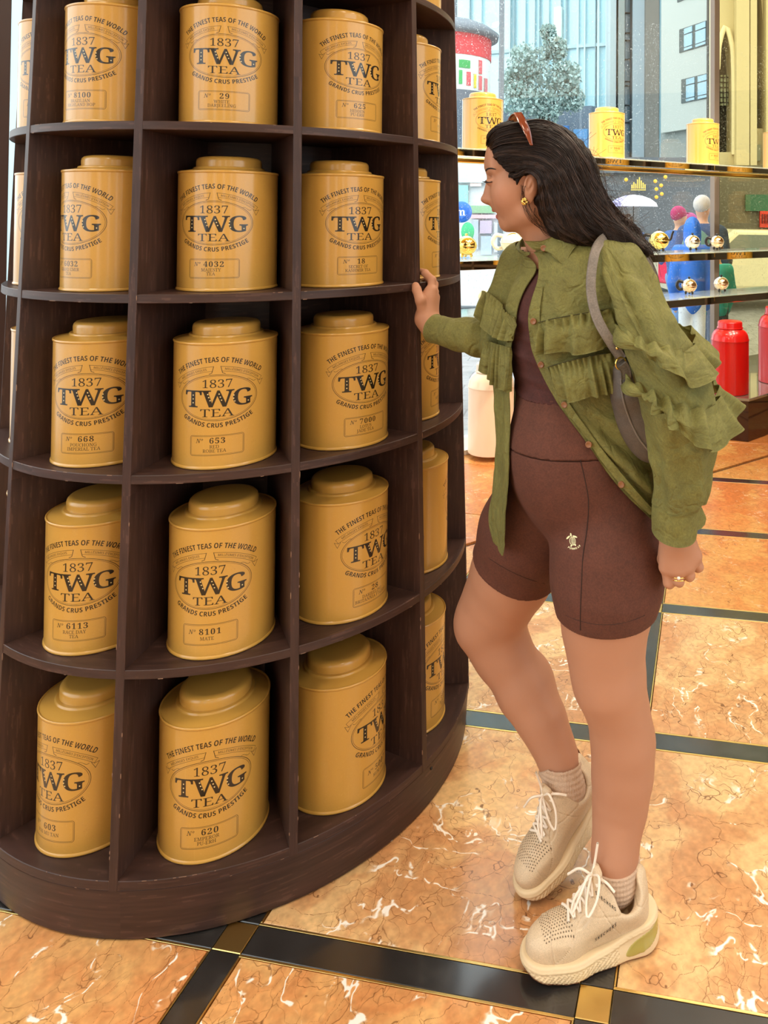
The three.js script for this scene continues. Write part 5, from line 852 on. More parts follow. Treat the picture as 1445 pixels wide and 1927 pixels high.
const ridge = (x, y, z) => 1 - 2 * abs(n3(x, y, z));
const fold = (u, v, p) => 0.0055 * n3(p.x * 16, p.y * 9, p.z * 16) + 0.0046 * ridge(p.x * 21 + 3, p.y * 15 + p.x * 8, p.z * 21) + 0.0022 * n3(p.x * 60, p.y * 44, p.z * 60);
const shirt = part('shirt', sheet([
  [[1000, 436, 1.95], [972, 462, 1.89], [981, 470, 1.81], [993, 470, 1.74]], [[990, 465, 2.0], [943, 506, 1.93], [972, 506, 1.81], [1011, 505, 1.70]], [[980, 515, 2.02], [927, 550, 1.93], [955, 556, 1.80], [990, 556, 1.685]], [[975, 560, 2.02], [917, 596, 1.92], [942, 604, 1.79], [974, 604, 1.68]],
  [[970, 640, 2.0], [917, 648, 1.9], [938, 652, 1.78], [961, 652, 1.68]], [[950, 720, 1.93], [923, 716, 1.84], [940, 718, 1.75], [958, 716, 1.67]], [[945, 800, 1.85], [927, 800, 1.78], [942, 800, 1.71], [957, 800, 1.655]], [[940, 900, 1.80], [926, 900, 1.75], [941, 898, 1.69], [954, 892, 1.64]], [[938, 980, 1.77], [930, 982, 1.73], [938, 998, 1.69], [948, 992, 1.65]], [[942, 1015, 1.75], [939, 1028, 1.72], [943, 1040, 1.69], [946, 1046, 1.66]],
].map(pts), 40, 90, (u, v, p) => fold(u, v, p) * sst(0, 0.15, v) + 0.004 * Math.sin(u * 16 + v * 5) * sst(0.2, 0.5, v) * sst(1, 0.6, v), 0.0016, false, 0.012), olive);
const cloth = (name, g, m = olive) => part(name, g, m, person);
const P2 = [
  [[1012, 470, 1.715], [1040, 462, 1.685], [1085, 452, 1.675], [1140, 446, 1.69]], [[1013, 520, 1.665], [1045, 520, 1.63], [1090, 515, 1.61], [1165, 500, 1.605]], [[1003, 560, 1.65], [1045, 560, 1.61], [1095, 556, 1.592], [1170, 545, 1.59]], [[997, 605, 1.645], [1040, 604, 1.6], [1095, 596, 1.585], [1175, 590, 1.59]],
  [[999, 650, 1.64], [1040, 650, 1.6], [1100, 645, 1.585], [1185, 640, 1.595]], [[1013, 690, 1.63], [1048, 690, 1.6], [1105, 682, 1.59], [1195, 672, 1.605]], [[1044, 750, 1.61], [1076, 752, 1.59], [1122, 746, 1.588], [1210, 740, 1.615]], [[1077, 800, 1.6], [1108, 800, 1.58], [1152, 798, 1.585], [1235, 795, 1.63]],
  [[1113, 850, 1.59], [1142, 850, 1.575], [1182, 848, 1.58], [1250, 845, 1.64]], [[1167, 920, 1.582], [1190, 915, 1.575], [1217, 908, 1.585], [1268, 900, 1.66]], [[1230, 982, 1.6], [1236, 972, 1.6], [1244, 955, 1.62], [1275, 940, 1.68]],
];
cloth('shirt_front', sheet(P2.map(pts), 50, 110, (u, v, p) => fold(u, v, p) * sst(0, 0.1, u) + 0.009 * Math.sin((u * 1.3 - v * 2.6) * 9 + 2 * n3(p.x * 8, p.y * 8, 0)) * sst(0.12, 0.4, u) * (sst(0.1, 0.2, v) * sst(0.4, 0.3, v) * 0.6 + sst(0.62, 0.75, v)), 0.0016, false, 0.012));
cloth('shirt_back', sheet([[[1140, 446, 1.69], [1130, 440, 1.8], [1060, 440, 1.9], [1000, 436, 1.95]], [[1240, 540, 1.64], [1230, 560, 1.82], [1120, 560, 1.97], [985, 520, 2.02]], [[1240, 700, 1.64], [1235, 700, 1.83], [1120, 700, 1.97], [970, 680, 2.0]], [[1250, 850, 1.64], [1245, 850, 1.85], [1120, 840, 1.97], [964, 850, 1.94]], [[1275, 940, 1.68], [1255, 925, 1.86], [1110, 900, 1.98], [956, 960, 1.9]]].map(pts), 40, 50, fold, 0.0016, false, 0.012));
// placket with buttons along the front edge
const plk = crv(pts([[1008, 540, 1.652], [1005, 560, 1.648], [1003, 605, 1.638], [1006, 650, 1.632], [1020, 690, 1.622], [1051, 752, 1.602], [1085, 802, 1.592], [1120, 851, 1.582], [1173, 918, 1.572], [1222, 968, 1.588]])), plk2 = crv(pts([[1022, 540, 1.64], [1020, 560, 1.634], [1017, 605, 1.624], [1021, 650, 1.618], [1034, 686, 1.61], [1063, 746, 1.594], [1097, 795, 1.582], [1132, 844, 1.574], [1184, 908, 1.566], [1232, 962, 1.584]]));
cloth('placket', sheet([0, 1, 2].map((k) => Array.from({ length: 14 }, (_, i) => plk.getPoint(i / 13).lerp(plk2.getPoint(i / 13), k / 2).add(V3(0, 0, k === 1 ? 0.0035 : 0.0015)))), 120, 6, (u, v, p) => 0.0008 * n3(p.x * 50, p.y * 50, p.z * 50), 0.002, false, 0.016));
const btnMat = phys({ color: 0x8a5a38, roughness: 0.35, clearcoat: 0.4 });
[[1006, 604, 1.628], [1018, 686, 1.618], [1062, 761, 1.594], [1107, 836, 1.578], [1169, 911, 1.568], [1023, 467, 1.68]].forEach((q) => { const p = pushOut(at(...q), bodyOnly, 0.019), b = lathe([[0, 0.0022], [0.0035, 0.0022], [0.0052, 0.0034], [0.0066, 0.003], [0.0072, 0.001], [0.0066, -0.001], [0, -0.001]].reverse(), 24); b.rotateX(PI / 2).rotateY(-0.25); part('button', b.translate(p.x, p.y, p.z + 0.001), btnMat); });
// frills: a gathered strip, its folds opening towards the hem
function frill(seam, hem, n, amp, nu, nv, seed, closed, droop = 0.006) {
  const S = pts(seam), Hh = pts(hem), mid = S.map((p, i) => p.clone().lerp(Hh[i], 0.45).add(V3(0, 0, droop * 1.6)));
  const wave = (x) => Math.sin(x * 2 * PI), wob = (u) => (closed ? 0.5 * Math.sin(u * 2 * PI * 2 + seed) + 0.35 * Math.sin(u * 2 * PI * 3 + 2 * seed) : 0.55 * Math.sin(u * 7.3 + seed) + 0.35 * Math.sin(u * 13.1 + seed * 2));
  return sheet([S, mid, Hh], nu, nv, (u, v, p) => { const w = seed + u * n + wob(u), q = pow(v, 0.75); return amp * ((0.1 + 0.9 * q) * (wave(w) * 0.8 + 0.45 * wave(w * (closed ? 2 : 1.63) + seed)) ) + amp * 0.35 * (1 - v) * wave(u * Math.round(n * 3.4)) * sst(0.5, 0.05, v) + fold(u, v, p) * 0.9 * sst(0, 0.2, v); }, 0.0016, closed, 0.02);
}
const seamMat = std({ color: 0x3d3a1a, roughness: 0.9 }), seamLine = (P) => part('gathering_seam', tube(crv(pts(P)).getPoints(40).map((p) => pushOut(p, bodyOnly, 0.0235)), 0.0011, 90, 5), seamMat);
seamLine([[1013, 607, 1.61], [1045, 599, 1.58], [1090, 591, 1.56], [1135, 583, 1.56]]); seamLine([[1031, 691, 1.598], [1060, 682, 1.574], [1095, 673, 1.561], [1140, 665, 1.566]]);
cloth('chest_frill', frill([[1013, 608, 1.618], [1045, 600, 1.585], [1090, 592, 1.565], [1135, 584, 1.565], [1180, 578, 1.585]], [[1014, 668, 1.602], [1046, 664, 1.566], [1090, 668, 1.545], [1138, 658, 1.55], [1190, 650, 1.58]], 3.2, 0.016, 170, 30, 0.3));
cloth('chest_frill', frill([[1030, 692, 1.602], [1060, 683, 1.578], [1095, 674, 1.565], [1140, 666, 1.57], [1195, 660, 1.59]], [[1045, 756, 1.586], [1075, 757, 1.56], [1110, 750, 1.55], [1152, 740, 1.56], [1205, 735, 1.595]], 4.4, 0.01, 170, 30, 1.7));
cloth('chest_frill', frill([[906, 548, 1.88], [920, 552, 1.84], [945, 572, 1.77], [968, 592, 1.70], [974, 598, 1.672]], [[896, 582, 1.83], [902, 612, 1.785], [930, 634, 1.735], [957, 642, 1.67], [966, 632, 1.655]], 5.2, 0.012, 120, 30, 2.2));
cloth('chest_frill', frill([[910, 640, 1.795], [922, 643, 1.77], [938, 648, 1.735], [952, 652, 1.70], [960, 654, 1.672]], [[904, 692, 1.79], [914, 706, 1.755], [932, 730, 1.72], [950, 734, 1.68], [958, 738, 1.66]], 5.5, 0.0095, 120, 30, 3.4));
// sleeves
function sleeve(R, nu, nv, disp) {
  const rows = R.map(([px, py, d, rx, rz, sl = 0, dz = 0]) => { const c = at(px, py, d), s = FOC / d, ax = V3(rx / s, -sl * rx / s, 0), az = V3(0, -dz, rz); return Array.from({ length: 12 }, (_, k) => { const a = k / 12 * 2 * PI; return c.clone().addScaledVector(ax, cos(a)).addScaledVector(az, sin(a)); }); });
  return sheet(rows, nu, nv, disp, 0.0016, true, 0.006);
}
cloth('sleeve', sleeve([[1154, 450, 1.665, 6, 0.01, 0.2, 0], [1160, 458, 1.655, 34, 0.05, 0.2, 0.02], [1175, 484, 1.64, 50, 0.075, 0.3, 0.03], [1186, 530, 1.61, 58, 0.088, 0.2, 0.02], [1204, 580, 1.59, 60, 0.095, 0.25, 0.02], [1228, 628, 1.575, 64, 0.1, 0.4, 0.03], [1256, 690, 1.565, 74, 0.105, 0.4, 0.03], [1270, 745, 1.56, 74, 0.105, 0.35, 0.03], [1280, 800, 1.555, 64, 0.088, 0.2, 0.02], [1282, 860, 1.55, 54, 0.066, 0.05, 0.01], [1281, 905, 1.55, 50, 0.058, 0, 0.01], [1275, 938, 1.55, 43, 0.05, 0, 0.008]], 120, 110, (u, v, p) => { const f = Math.sin(u * 2 * PI); return fold(u, v, p) * 1.3 * sst(0, 0.08, v) + 0.013 * Math.sin(u * 2 * PI * 5 + 3 * n3(p.x * 5, p.y * 4, 1) + v * 4) * sst(0.06, 0.25, v) * sst(0.62, 0.45, v) + 0.011 * (0.6 - 2 * pow(abs(Math.sin(u * 2 * PI * 2.5 + v * 2.6 + 0.5)), 0.6)) * sst(0.08, 0.2, v) * sst(0.5, 0.36, v) + 0.005 * Math.sin(u * 2 * PI * 7 + v * 6 + 1) * sst(0.6, 0.8, v); }));
cloth('cuff', sleeve([[1274, 936, 1.55, 44, 0.052, 0, 0.008], [1272, 950, 1.55, 44, 0.052, 0, 0.008], [1270, 976, 1.55, 43, 0.05, 0.05, 0.01], [1268, 1000, 1.55, 41, 0.048, 0.08, 0.012]], 80, 24, (u, v, p) => 0.0015 * n3(p.x * 40, p.y * 40, p.z * 40)));
cloth('cuff_flap', sheet([[[1305, 940, 1.52], [1312, 940, 1.535], [1318, 942, 1.56]], [[1306, 968, 1.515], [1322, 968, 1.53], [1334, 974, 1.56]], [[1306, 1000, 1.51], [1320, 998, 1.53], [1331, 990, 1.56]]].map(pts), 20, 20, fold));
cloth('sleeve_frill', frill([[1160, 606, 1.57], [1188, 628, 1.485], [1236, 648, 1.462], [1284, 658, 1.48], [1306, 645, 1.57], [1292, 614, 1.65], [1235, 606, 1.68]], [[1157, 640, 1.57], [1192, 664, 1.455], [1250, 694, 1.425], [1318, 722, 1.43], [1350, 694, 1.57], [1334, 652, 1.67], [1248, 648, 1.71]], 4, 0.016, 260, 40, 0.7, true, 0.01));
cloth('sleeve_frill', frill([[1178, 700, 1.57], [1210, 730, 1.475], [1262, 754, 1.452], [1325, 768, 1.47], [1350, 746, 1.57], [1334, 706, 1.655], [1250, 690, 1.68]], [[1172, 720, 1.57], [1214, 756, 1.445], [1274, 812, 1.412], [1338, 850, 1.41], [1388, 808, 1.55], [1374, 736, 1.68], [1272, 738, 1.72]], 4, 0.018, 260, 40, 4.1, true, 0.012));
cloth('sleeve', sleeve([[960, 520, 1.90, 30, 0.07, -0.6, 0.02], [946, 575, 1.88, 34, 0.075, -0.4, 0.02], [938, 630, 1.86, 36, 0.064, -0.2, 0.01], [940, 662, 1.86, 34, 0.058, 0, 0.01]], 60, 30, fold));
{ // right forearm sleeve, along the arm
  const A = pts([[972, 640, 1.87], [936, 642, 1.86], [907, 638, 1.86], [884, 636, 1.865], [860, 630, 1.88], [838, 624, 1.892], [815, 618, 1.915]]), Rr = [0.062, 0.053, 0.043, 0.038, 0.036, 0.034, 0.033];
  const rows = A.map((c, i) => { const t = A[min(6, i + 1)].clone().sub(A[max(0, i - 1)]).normalize(), u = V3(0.15, 1, 0).sub(t.clone().multiplyScalar(t.dot(V3(0.15, 1, 0)))).normalize(), w = t.clone().cross(u); return Array.from({ length: 12 }, (_, k) => { const a = k / 12 * 2 * PI; return c.clone().addScaledVector(u, Rr[i] * cos(a)).addScaledVector(w, Rr[i] * 0.95 * sin(a)); }); });
  cloth('sleeve', sheet(rows, 90, 70, (u, v, p) => fold(u, v, p) * 0.7 + 0.004 * Math.sin(v * 22 + 3 * Math.sin(u * 6.28)) * sst(0.75, 0.5, v) * sst(0, 0.1, v), 0.0018, true, 0.0045));
}
// collar
cloth('collar', sheet([[[1000, 447, 1.715], [1020, 452, 1.69], [1042, 444, 1.685], [1072, 440, 1.70], [1092, 440, 1.76]], [[1012, 466, 1.705], [1030, 470, 1.67], [1056, 462, 1.662], [1080, 452, 1.672], [1100, 450, 1.74]], [[1022, 466, 1.69], [1042, 482, 1.652], [1060, 497, 1.643], [1080, 468, 1.655], [1108, 456, 1.72]]].map(pts), 50, 20, (u, v, p) => 0.0015 * n3(p.x * 40, p.y * 40, 1), 0.0022, false, 0.019));
cloth('collar', sheet([[[1006, 470, 1.715], [992, 458, 1.76], [992, 441, 1.80], [1010, 436, 1.87]], [[1000, 478, 1.71], [984, 470, 1.755], [981, 452, 1.81], [1000, 444, 1.89]], [[986, 482, 1.715], [974, 472, 1.76], [973, 460, 1.82], [990, 450, 1.9]]].map(pts), 36, 18, (u, v, p) => 0.0018 * n3(p.x * 40, p.y * 40, 1), 0.0022, false, 0.015));
cloth('collar_stand', sheet([[[1009, 462, 1.705], [1024, 462, 1.688], [1050, 452, 1.69], [1086, 446, 1.76], [1072, 438, 1.84], [1020, 438, 1.85], [996, 446, 1.79], [1000, 456, 1.74]], [[1008, 474, 1.70], [1026, 474, 1.678], [1054, 464, 1.675], [1094, 456, 1.76], [1076, 446, 1.86], [1014, 448, 1.88], [986, 456, 1.8], [997, 470, 1.735]]].map(pts), 60, 8, null, 0.002));
// --- rings
for (const [x, y, d, r] of [[1276, 1081, 1.546, 0.0123], [1276.5, 1086, 1.546, 0.0122], [1277, 1091, 1.5465, 0.012]]) { const p = at(x, y, d); part('ring', new THREE.TorusGeometry(r, 0.0013, 8, 30).rotateX(PI / 2 - 0.25).translate(p.x, p.y, p.z), goldMetal); }
{ const p = at(1277, 1088, 1.532); part('ring_stone', new THREE.IcosahedronGeometry(0.0035, 1).scale(1, 1, 0.7).translate(p.x, p.y, p.z), phys({ color: 0xfff4ea, roughness: 0.05, clearcoat: 1 })); }
// --- socks and trainers
const sockMat = phys({ map: fabricTex(21, [0.86, 0.74, 0.64], [0, 0, 0], 0.15), roughness: 0.9 });
const rib = (x, y, z, a) => 0.0006 * Math.sin(y * 620) + 0.0004 * Math.sin(atan2(x - a.x, z - a.z) * 46);
{
  const aL = at(1157, 1620, 1.64), aR = at(1065, 1480, 1.79), sl = at(1157, 1602, 1.66).y, nr = at(1020, 1355, 1.845).sub(at(1057, 1447, 1.805)).normalize(), cr = at(1050, 1430, 1.81);
  part('sock', boxUV(netMesh((x, y, z) => max(legLF(x, y, z) - 0.0035 - rib(x, y, z, aL), y - sl, 0.045 - y), [aL.x - 0.09, 0.03, aL.z - 0.09], [aL.x + 0.09, sl + 0.02, aL.z + 0.09], 0.0028), 3), sockMat);
  part('sock', boxUV(netMesh((x, y, z) => max(legRF(x, y, z) - 0.0035 - rib(x, y, z, aR), (x - cr.x) * nr.x + (y - cr.y) * nr.y + (z - cr.z) * nr.z, 0.1 - y), [aR.x - 0.1, 0.03, aR.z - 0.09], [aR.x + 0.09, 0.24, aR.z + 0.09], 0.0028), 3), sockMat);
}
const foot2 = [[0.045, 0, 0.041], [0.12, 0.002, 0.039], [0.19, 0.004, 0.0485], [0.242, 0.0, 0.041]];
const footD = (l, w) => { let d = 1; for (let i = 0; i < 3; i++) { const a = foot2[i], b = foot2[i + 1], dx = b[0] - a[0], dy = b[1] - a[1], t = clamp(((l - a[0]) * dx + (w - a[1]) * dy) / (dx * dx + dy * dy)); d = smin(d, hypot(l - a[0] - dx * t, w - a[1] - dy * t) - lerp(a[2], b[2], t), 0.02); } return d; };
const solB = (l) => 0.02 * pow(clamp((l - 0.2) / 0.085), 2) + 0.006 * pow(clamp((0.04 - l) / 0.04), 2), solT = (l) => 0.036 + 0.028 * sst(0.17, 0.01, l) + 0.004 * sst(0.22, 0.28, l);
const upperP = [ell(V3(0.222, 0.046, 0), [0.06, 0.036, 0.045], 0.03), cone(V3(0.2, 0.048, 0), V3(0.115, 0.082, 0), 0.04, 0.038, 0.03), cone(V3(0.06, 0.05, 0), V3(0.075, 0.1, 0), 0.042, 0.05, 0.03), cone(V3(0.13, 0.075, 0), V3(0.08, 0.08, 0), 0.044, 0.047, 0.03), cone(V3(0.042, 0.1, 0), V3(0.036, 0.132, 0), 0.018, 0.012, 0.02), cone(V3(0.13, 0.09, 0), V3(0.12, 0.125, 0), 0.034, 0.03, 0.02)];
const openCut = [cone(V3(0.088, 0.106, 0), V3(0.084, 0.24, 0), 0.028, 0.06, 0.008), ell(V3(0.086, 0.09, 0), [0.034, 0.05, 0.0405], 0.006), cone(V3(0.074, 0.122, -0.08), V3(0.074, 0.122, 0.08), 0.025, 0.025, 0.014)];
const upF0 = field(upperP, 0.03), opF = field(openCut, 0.01);
const upF = (x, y, z) => { let d = upF0(x, y, z); d = smax(d, footD(x, z) - 0.001 - 0.016 * sst(0.05, 0.1, y), 0.012); d = smax(d, -opF(x, y, z), 0.01); d = max(d, solT(x) - 0.02 - y); const seam = abs(y - (0.052 + 0.05 * sst(0.22, 0.16, x) - 0.02 * sst(0.2, 0.25, x))); const stay = abs(hypot((x - 0.165) * 0.8, (abs(z) - 0.002) * 1.1) - 0.036), quarter = abs((x - 0.105) - (y - 0.07) * 0.7), toe = abs(x - 0.222 - 0.35 * z * z * 20 - (y - 0.05) * 0.25); return d + 0.0014 * (1 - sst(0, 0.0022, seam)) - 0.0016 * (1 - sst(0.0012, 0.0026, toe)) + 0.0014 * (1 - sst(0, 0.002, stay)) * sst(0.06, 0.07, y) + 0.0012 * (1 - sst(0, 0.002, quarter)) * sst(0.05, 0.06, y); };
const solF = (x, y, z) => { let d = footD(x, z) - 0.006 - 0.004 * sst(0.04, 0.015, y) ; d += x > 0.1 && y < solT(x) - 0.012 ? 0.0011 * Math.sin((x * 0.7 + y * 0.9) * 900) : 0; d -= 0.0016 * (1 - sst(0, 0.003, abs(y - (solT(x) - 0.008)))); return smax(d, max(y - solT(x), solB(x) + 0.004 - y), 0.006); };
const outF = (x, y, z) => smax(footD(x, z) - 0.0065, max(y - solB(x) - 0.005, solB(x) - y), 0.003);
const trainer = phys({ map: fabricTex(33, [0.9, 0.8, 0.67], [0, 0, 0], 0.2), roughness: 0.55, clearcoat: 0.1 }), soleMat = phys({ color: 0xe0c8a2, roughness: 0.5 }), gum = phys({ color: 0x8a5a3a, roughness: 0.5 }), laceMat = phys({ color: 0xf3e6d6, roughness: 0.75 });
const tongueP = field([cone(V3(0.15, 0.095, 0), V3(0.13, 0.158, 0), 0.016, 0.01, 0.01)], 0.01), tongueF = (x, y, z) => max(tongueP(x, y, z * 0.55), -opF(x, y, z) - 0.004);
const shoeGeo = {
  upper: boxUV(netMesh(upF, [-0.01, 0.01, -0.062], [0.3, 0.16, 0.062], 0.0026), 4), sole: boxUV(netMesh(solF, [-0.02, -0.006, -0.07], [0.31, 0.09, 0.07], 0.0026), 4), outsole: boxUV(netMesh(outF, [-0.02, -0.008, -0.07], [0.31, 0.04, 0.07], 0.003), 4),
  tongue: boxUV(netMesh((x, y, z) => max(field([cone(V3(0.15, 0.095, 0), V3(0.13, 0.158, 0), 0.016, 0.01, 0.01)], 0.01)(x, y, z * 0.55), -opF(x, y, z) - 0.004), [0.06, 0.07, -0.05], [0.18, 0.18, 0.05], 0.0028), 4),
};
const upTop = (x, z) => { let y = 0.16; for (let i = 0; i < 90; i++) { const d = min(upF(x, y, z), 1); if (d < 0.0006) break; y -= max(0.0006, d * 0.6); } return y; };
const laceG = []; 
for (let i = 0; i < 6; i++) { const x0 = 0.198 - i * 0.0125, x1 = x0 - 0.012; for (const s of [1, -1]) laceG.push(tube([0, 1, 2, 3, 4].map((k) => { const t = k / 4, z = s * lerp(0.021, -0.021, t), x = lerp(x0, x1, t); return [x, upTop(x, z) + 0.003, z]; }), 0.0028, 16, 6)); }
{ const y0 = upTop(0.142, 0) + 0.006; for (const P of [[[0.125, y0, 0.0], [0.118, y0 + 0.012, 0.022], [0.13, y0 - 0.012, 0.044], [0.152, y0 - 0.035, 0.05], [0.15, y0 - 0.02, 0.036], [0.128, y0 + 0.004, 0.004]], [[0.125, y0, 0.0], [0.14, y0 + 0.014, 0.016], [0.165, y0 - 0.004, 0.036], [0.182, y0 - 0.03, 0.04], [0.172, y0 - 0.014, 0.026], [0.128, y0 + 0.004, 0.002]], [[0.125, y0, 0], [0.118, y0 + 0.02, -0.004], [0.112, y0 + 0.06, -0.002]], [[0.125, y0, 0.0], [0.145, y0 + 0.006, -0.016], [0.165, y0 - 0.016, -0.036]], [[0.12, y0 - 0.002, 0.004], [0.105, y0 + 0.004, 0.03], [0.092, y0 - 0.008, 0.043]]]) laceG.push(tube(P.map(([a, b, c]) => [a + 0.016, b, -c]), 0.0027, 30, 6)); laceG.push(new THREE.SphereGeometry(0.006, 10, 8).translate(0.141, y0, 0)); }
shoeGeo.laces = join(laceG);
const side = (x, y, s, f = upF) => { let z = 0.075; for (let i = 0; i < 90; i++) { const d = f(x, y, z * s); if (d < 0.0005 || z < 0.012) break; z -= clamp(d * 0.6, 0.0005, 0.01); } return z * s; };
function sidePatch(x0, x1, y0, y1, s, f, lift, sk = 0) { const n = 10, P = [], uv = [], idx = []; for (let j = 0; j <= n; j++) for (let i = 0; i <= n; i++) { const t = i / n, q = j / n, x = lerp(x0, x1, t), y = lerp(y0, y1, q) + sk * (t - 0.5); P.push(x, y, side(x, y, s, f) + lift * s); uv.push(t, q); if (i < n && j < n) { const a = j * (n + 1) + i; idx.push(a, a + 1, a + n + 1, a + 1, a + n + 2, a + n + 1); } } const g = new THREE.BufferGeometry(); g.setAttribute('position', new THREE.Float32BufferAttribute(P, 3)); g.setAttribute('uv', new THREE.Float32BufferAttribute(uv, 2)); g.setIndex(idx); g.computeVertexNormals(); return g; }
shoeGeo.air_window = netMesh((x, y, z) => smax(solF(x, y, z) - 0.0012, ell0(x, y), 0.002), [-0.02, 0.006, -0.07], [0.12, 0.075, 0.07], 0.0026);
function ell0(x, y) { const a = (x - 0.036) / 0.05, b = (y - 0.034 - 0.3 * (0.036 - x)) / 0.0155; return (hypot(a, b) - 1) * 0.0155; }
const perf = canvasTex(256, 256, (c) => { c.clearRect(0, 0, 256, 256); c.fillStyle = 'rgba(95,75,52,0.9)'; for (let j = 0; j < 13; j++) for (let i = 0; i < 11; i++) { c.beginPath(); c.arc(10 + i * 23 + (j % 2) * 11, 10 + j * 19.6, 4.6, 0, PI * 2); c.fill(); } });
{ const n = 14, P = [], uv = [], idx = []; for (let j = 0; j <= n; j++) for (let i = 0; i <= n; i++) { const x = lerp(0.19, 0.25, i / n), z = lerp(-0.041, 0.034, j / n) * (1 - 0.25 * i / n); P.push(x, upTop(x, z) + 0.0006, z); uv.push(i / n, j / n); if (i < n && j < n) { const a = j * (n + 1) + i; idx.push(a, a + n + 1, a + 1, a + 1, a + n + 1, a + n + 2); } } const g = new THREE.BufferGeometry(); g.setAttribute('position', new THREE.Float32BufferAttribute(P, 3)); g.setAttribute('uv', new THREE.Float32BufferAttribute(uv, 2)); g.setIndex(idx.flatMap((_, k) => k % 3 ? [] : [idx[k], idx[k + 2], idx[k + 1]])); g.computeVertexNormals(); shoeGeo.toe_mesh = g; }
const wordTex = (s) => canvasTex(512, 96, (c) => { c.clearRect(0, 0, 512, 96); c.fillStyle = '#1c1a1c'; c.font = 'bold 84px sans-serif'; c.textAlign = 'center'; c.textBaseline = 'middle'; c.fillText(s.split('').join('\u2009'), 256, 52, 500); });
const print = (t) => std({ map: t, transparent: true, roughness: 0.6, side: THREE.DoubleSide });
function shoe(toe, dir, lateral) {
  const L = dir.clone().normalize(), Wd = L.clone().cross(V3(0, 1, 0)).normalize(), up = Wd.clone().cross(L).normalize();       // toe direction, up, and the side seen
  const o = toe.clone().addScaledVector(L, -0.285), B = new THREE.Matrix4().makeBasis(L, up, Wd).setPosition(o.sub(PO));
  const put = (name, g, m, parent) => { const q = mesh(name, g, m, parent); return q; };
  const s = put('trainer', shoeGeo.upper, trainer, person); s.applyMatrix4(B);
  put('sole', shoeGeo.sole, soleMat, s); put('outsole', shoeGeo.outsole, gum, s); put('tongue', shoeGeo.tongue, trainer, s); put('laces', shoeGeo.laces, laceMat, s); put('toe_mesh', shoeGeo.toe_mesh, print(perf), s);
  put('air_window', shoeGeo.air_window, phys({ color: 0xa89a4e, roughness: 0.15, clearcoat: 0.7 }), s);
  if (lateral) { put('side_lettering', sidePatch(0.15, 0.107, 0.070, 0.0825, -1, upF, 0.0008, 0.028), print(wordTex('SKECHERS')), s); put('tongue_lettering', sidePatch(0.142, 0.106, 0.121, 0.129, -1, (x, y, z) => min(upF(x, y, z), tongueF(x, y, z)), 0.0009, -0.024), print(wordTex('SKECHERS')), s); }
  return s;
}
shoe(V3(-0.1, 0.0005, -1.545), V3(-0.262, 0, 0.088), true);
shoe(V3(-0.108, -0.006, -1.715), V3(-0.77 * 0.866, -0.5, 0.64 * 0.866), false);
// ---------------------------------------------------------------- sunglasses pushed up into the hair
{
  const t = tag(group('sunglasses', hp(985, 240, 0).toArray()), 'tortoiseshell sunglasses pushed up on top of the dark hair', 'sunglasses'), O = t.position.clone(), m = phys({ color: 0x7c3519, roughness: 0.2, clearcoat: 0.6 }), loc = (p) => p.sub(O);
  for (const s of [1, -1]) { const ring = []; for (let k = 0; k < 16; k++) { const a = k / 16 * 2 * PI; ring.push(loc(hp(968 + 12 * cos(a) * 0.9 - 3 * Math.sin(a), 229.5 - 10.5 * Math.sin(a) - 5 * cos(a), s * (0.034 + 0.024 * cos(a + 0.6 * s) * 0.9)))); } mesh('rim', new THREE.TubeGeometry(new THREE.CatmullRomCurve3(ring, true), 60, 0.0026, 8, true), m, t); const c = ring.reduce((a, b) => a.add(b.clone()), V3(0, 0, 0)).multiplyScalar(1 / 16), P = []; ring.forEach((p, k) => { const q = ring[(k + 1) % 16]; P.push(c.x, c.y, c.z, p.x, p.y, p.z, q.x, q.y, q.z); }); const g = new THREE.BufferGeometry(); g.setAttribute('position', new THREE.Float32BufferAttribute(P, 3)); g.computeVertexNormals(); mesh('lens', g, phys({ color: 0xb06a3c, transmission: 0.7, thickness: 0, roughness: 0.05, side: THREE.DoubleSide }), t); }
  mesh('bridge', tube([loc(hp(966, 231, 0.012)), loc(hp(964, 228, 0)), loc(hp(966, 231, -0.012))], 0.0024, 12, 8), m, t);
  for (const s of [1, -1]) { const g = sheet([[hp(969, 219, s * 0.056), hp(979, 236, s * 0.078), hp(990, 256, s * 0.091), hp(1002, 281, s * 0.096)], [hp(984, 218, s * 0.056), hp(993, 234, s * 0.078), hp(1002, 254, s * 0.091), hp(1007, 281, s * 0.096)]].map((r) => r.map(loc)), 24, 3, null, 0.0035); mesh('temple', g, m, t); }
}
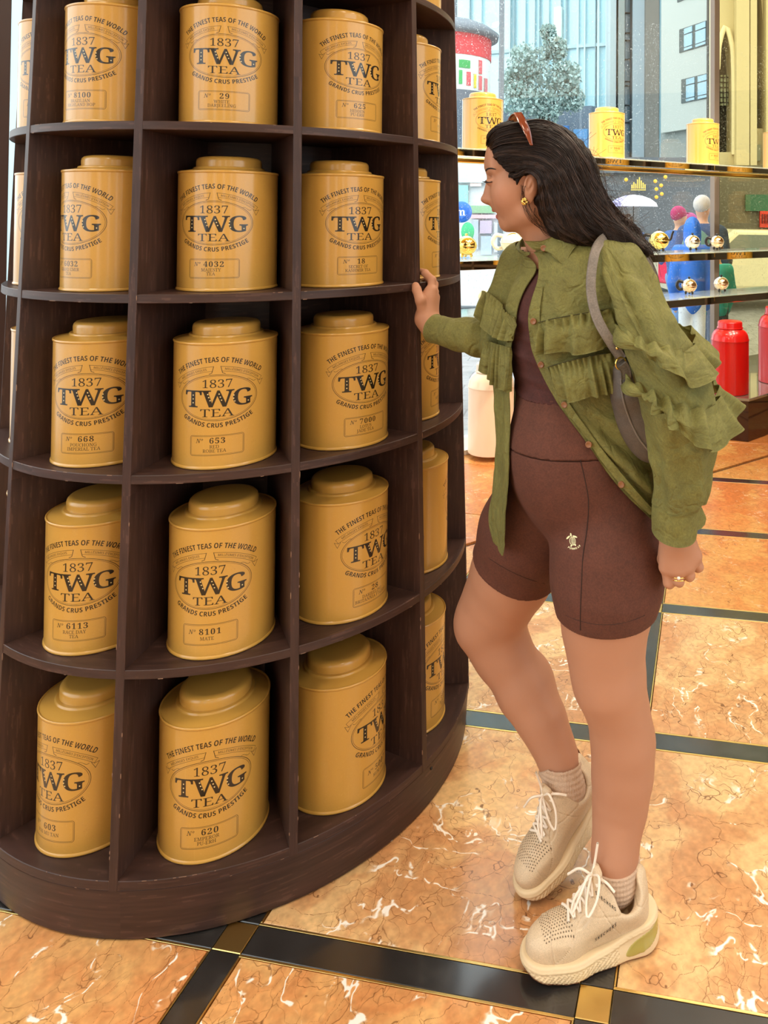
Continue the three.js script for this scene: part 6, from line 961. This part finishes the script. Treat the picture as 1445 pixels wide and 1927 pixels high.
// ---------------------------------------------------------------- shoulder bag
{
  const t = tag(group('shoulder_bag', at(1196, 775, 1.56).toArray()), 'grey-brown leather shoulder bag hanging under the arm on a curved strap', 'bag'), O = t.position.clone(), leather = phys({ map: fabricTex(55, [0.5, 0.455, 0.415], [0, 0, 0], 0.7), roughness: 0.55 }), loc = (g) => g.translate(-O.x, -O.y, -O.z);
  const rib2 = (P, w, th, name, par = t) => { const C = crv(pts(P)), n = 60, A = [], Bq = []; for (let i = 0; i <= n; i++) { const p = C.getPoint(i / n), tg = C.getTangent(i / n), wd = tg.clone().cross(V3(0.25, 0.05, 1)).normalize(); A.push(p.clone().addScaledVector(wd, w / 2)); Bq.push(p.clone().addScaledVector(wd, -w / 2)); } return mesh(name, loc(sheet([A, A.map((p, i) => p.clone().lerp(Bq[i], 0.5).add(V3(0, 0, 0.001))), Bq], n, 4, null, th)), leather, par); };
  const st = rib2([[1160, 441, 1.70], [1138, 447, 1.645], [1121, 470, 1.59], [1113, 510, 1.562], [1112, 550, 1.548], [1123, 598, 1.532], [1146, 640, 1.528], [1170, 676, 1.53]], 0.02, 0.004, 'strap');
  rib2([[1160, 441, 1.70], [1195, 455, 1.78], [1230, 520, 1.80], [1240, 620, 1.76], [1238, 690, 1.68]], 0.02, 0.004, 'strap');
  const q = new THREE.Quaternion().setFromEuler(new THREE.Euler(0, 0, 0.3));
  const bagF = field([ell(at(1203, 775, 1.57), [0.052, 0.108, 0.032], 0.02, q), cone(at(1172, 700, 1.56), at(1182, 740, 1.56), 0.012, 0.024, 0.03)], 0.03);
  const c = at(1203, 775, 1.57); mesh('bag_body', loc(boxUV(netMesh((x, y, z) => bagF(x, y, z) - 0.0008 * Math.sin((x + y) * 30), [c.x - 0.1, c.y - 0.13, c.z - 0.06], [c.x + 0.1, c.y + 0.13, c.z + 0.06], 0.0035), 2)), phys({ map: fabricTex(58, [0.37, 0.325, 0.29], [0, 0, 0], 0.7), roughness: 0.55 }), t);
  mesh('piping', loc(tube([[1168, 712], [1172, 748], [1184, 788], [1203, 826], [1222, 850]].map(([x, y]) => onField(bagF, x, y, 1.5, 0.0004)), 0.0022, 40, 6)), leather, t);
  const r = at(1168, 684, 1.527); mesh('ring', loc(new THREE.TorusGeometry(0.012, 0.0018, 8, 30).rotateY(0.5).translate(r.x, r.y, r.z)), goldMetal, t);
  const v = at(1161, 655, 1.522); mesh('rivet', loc(new THREE.SphereGeometry(0.0035, 12, 8).translate(v.x, v.y, v.z)), goldMetal, t);
  rib2([[1170, 686, 1.525], [1176, 696, 1.53], [1178, 712, 1.535]], 0.02, 0.005, 'tab');
}
renderer.render(scene, camera);
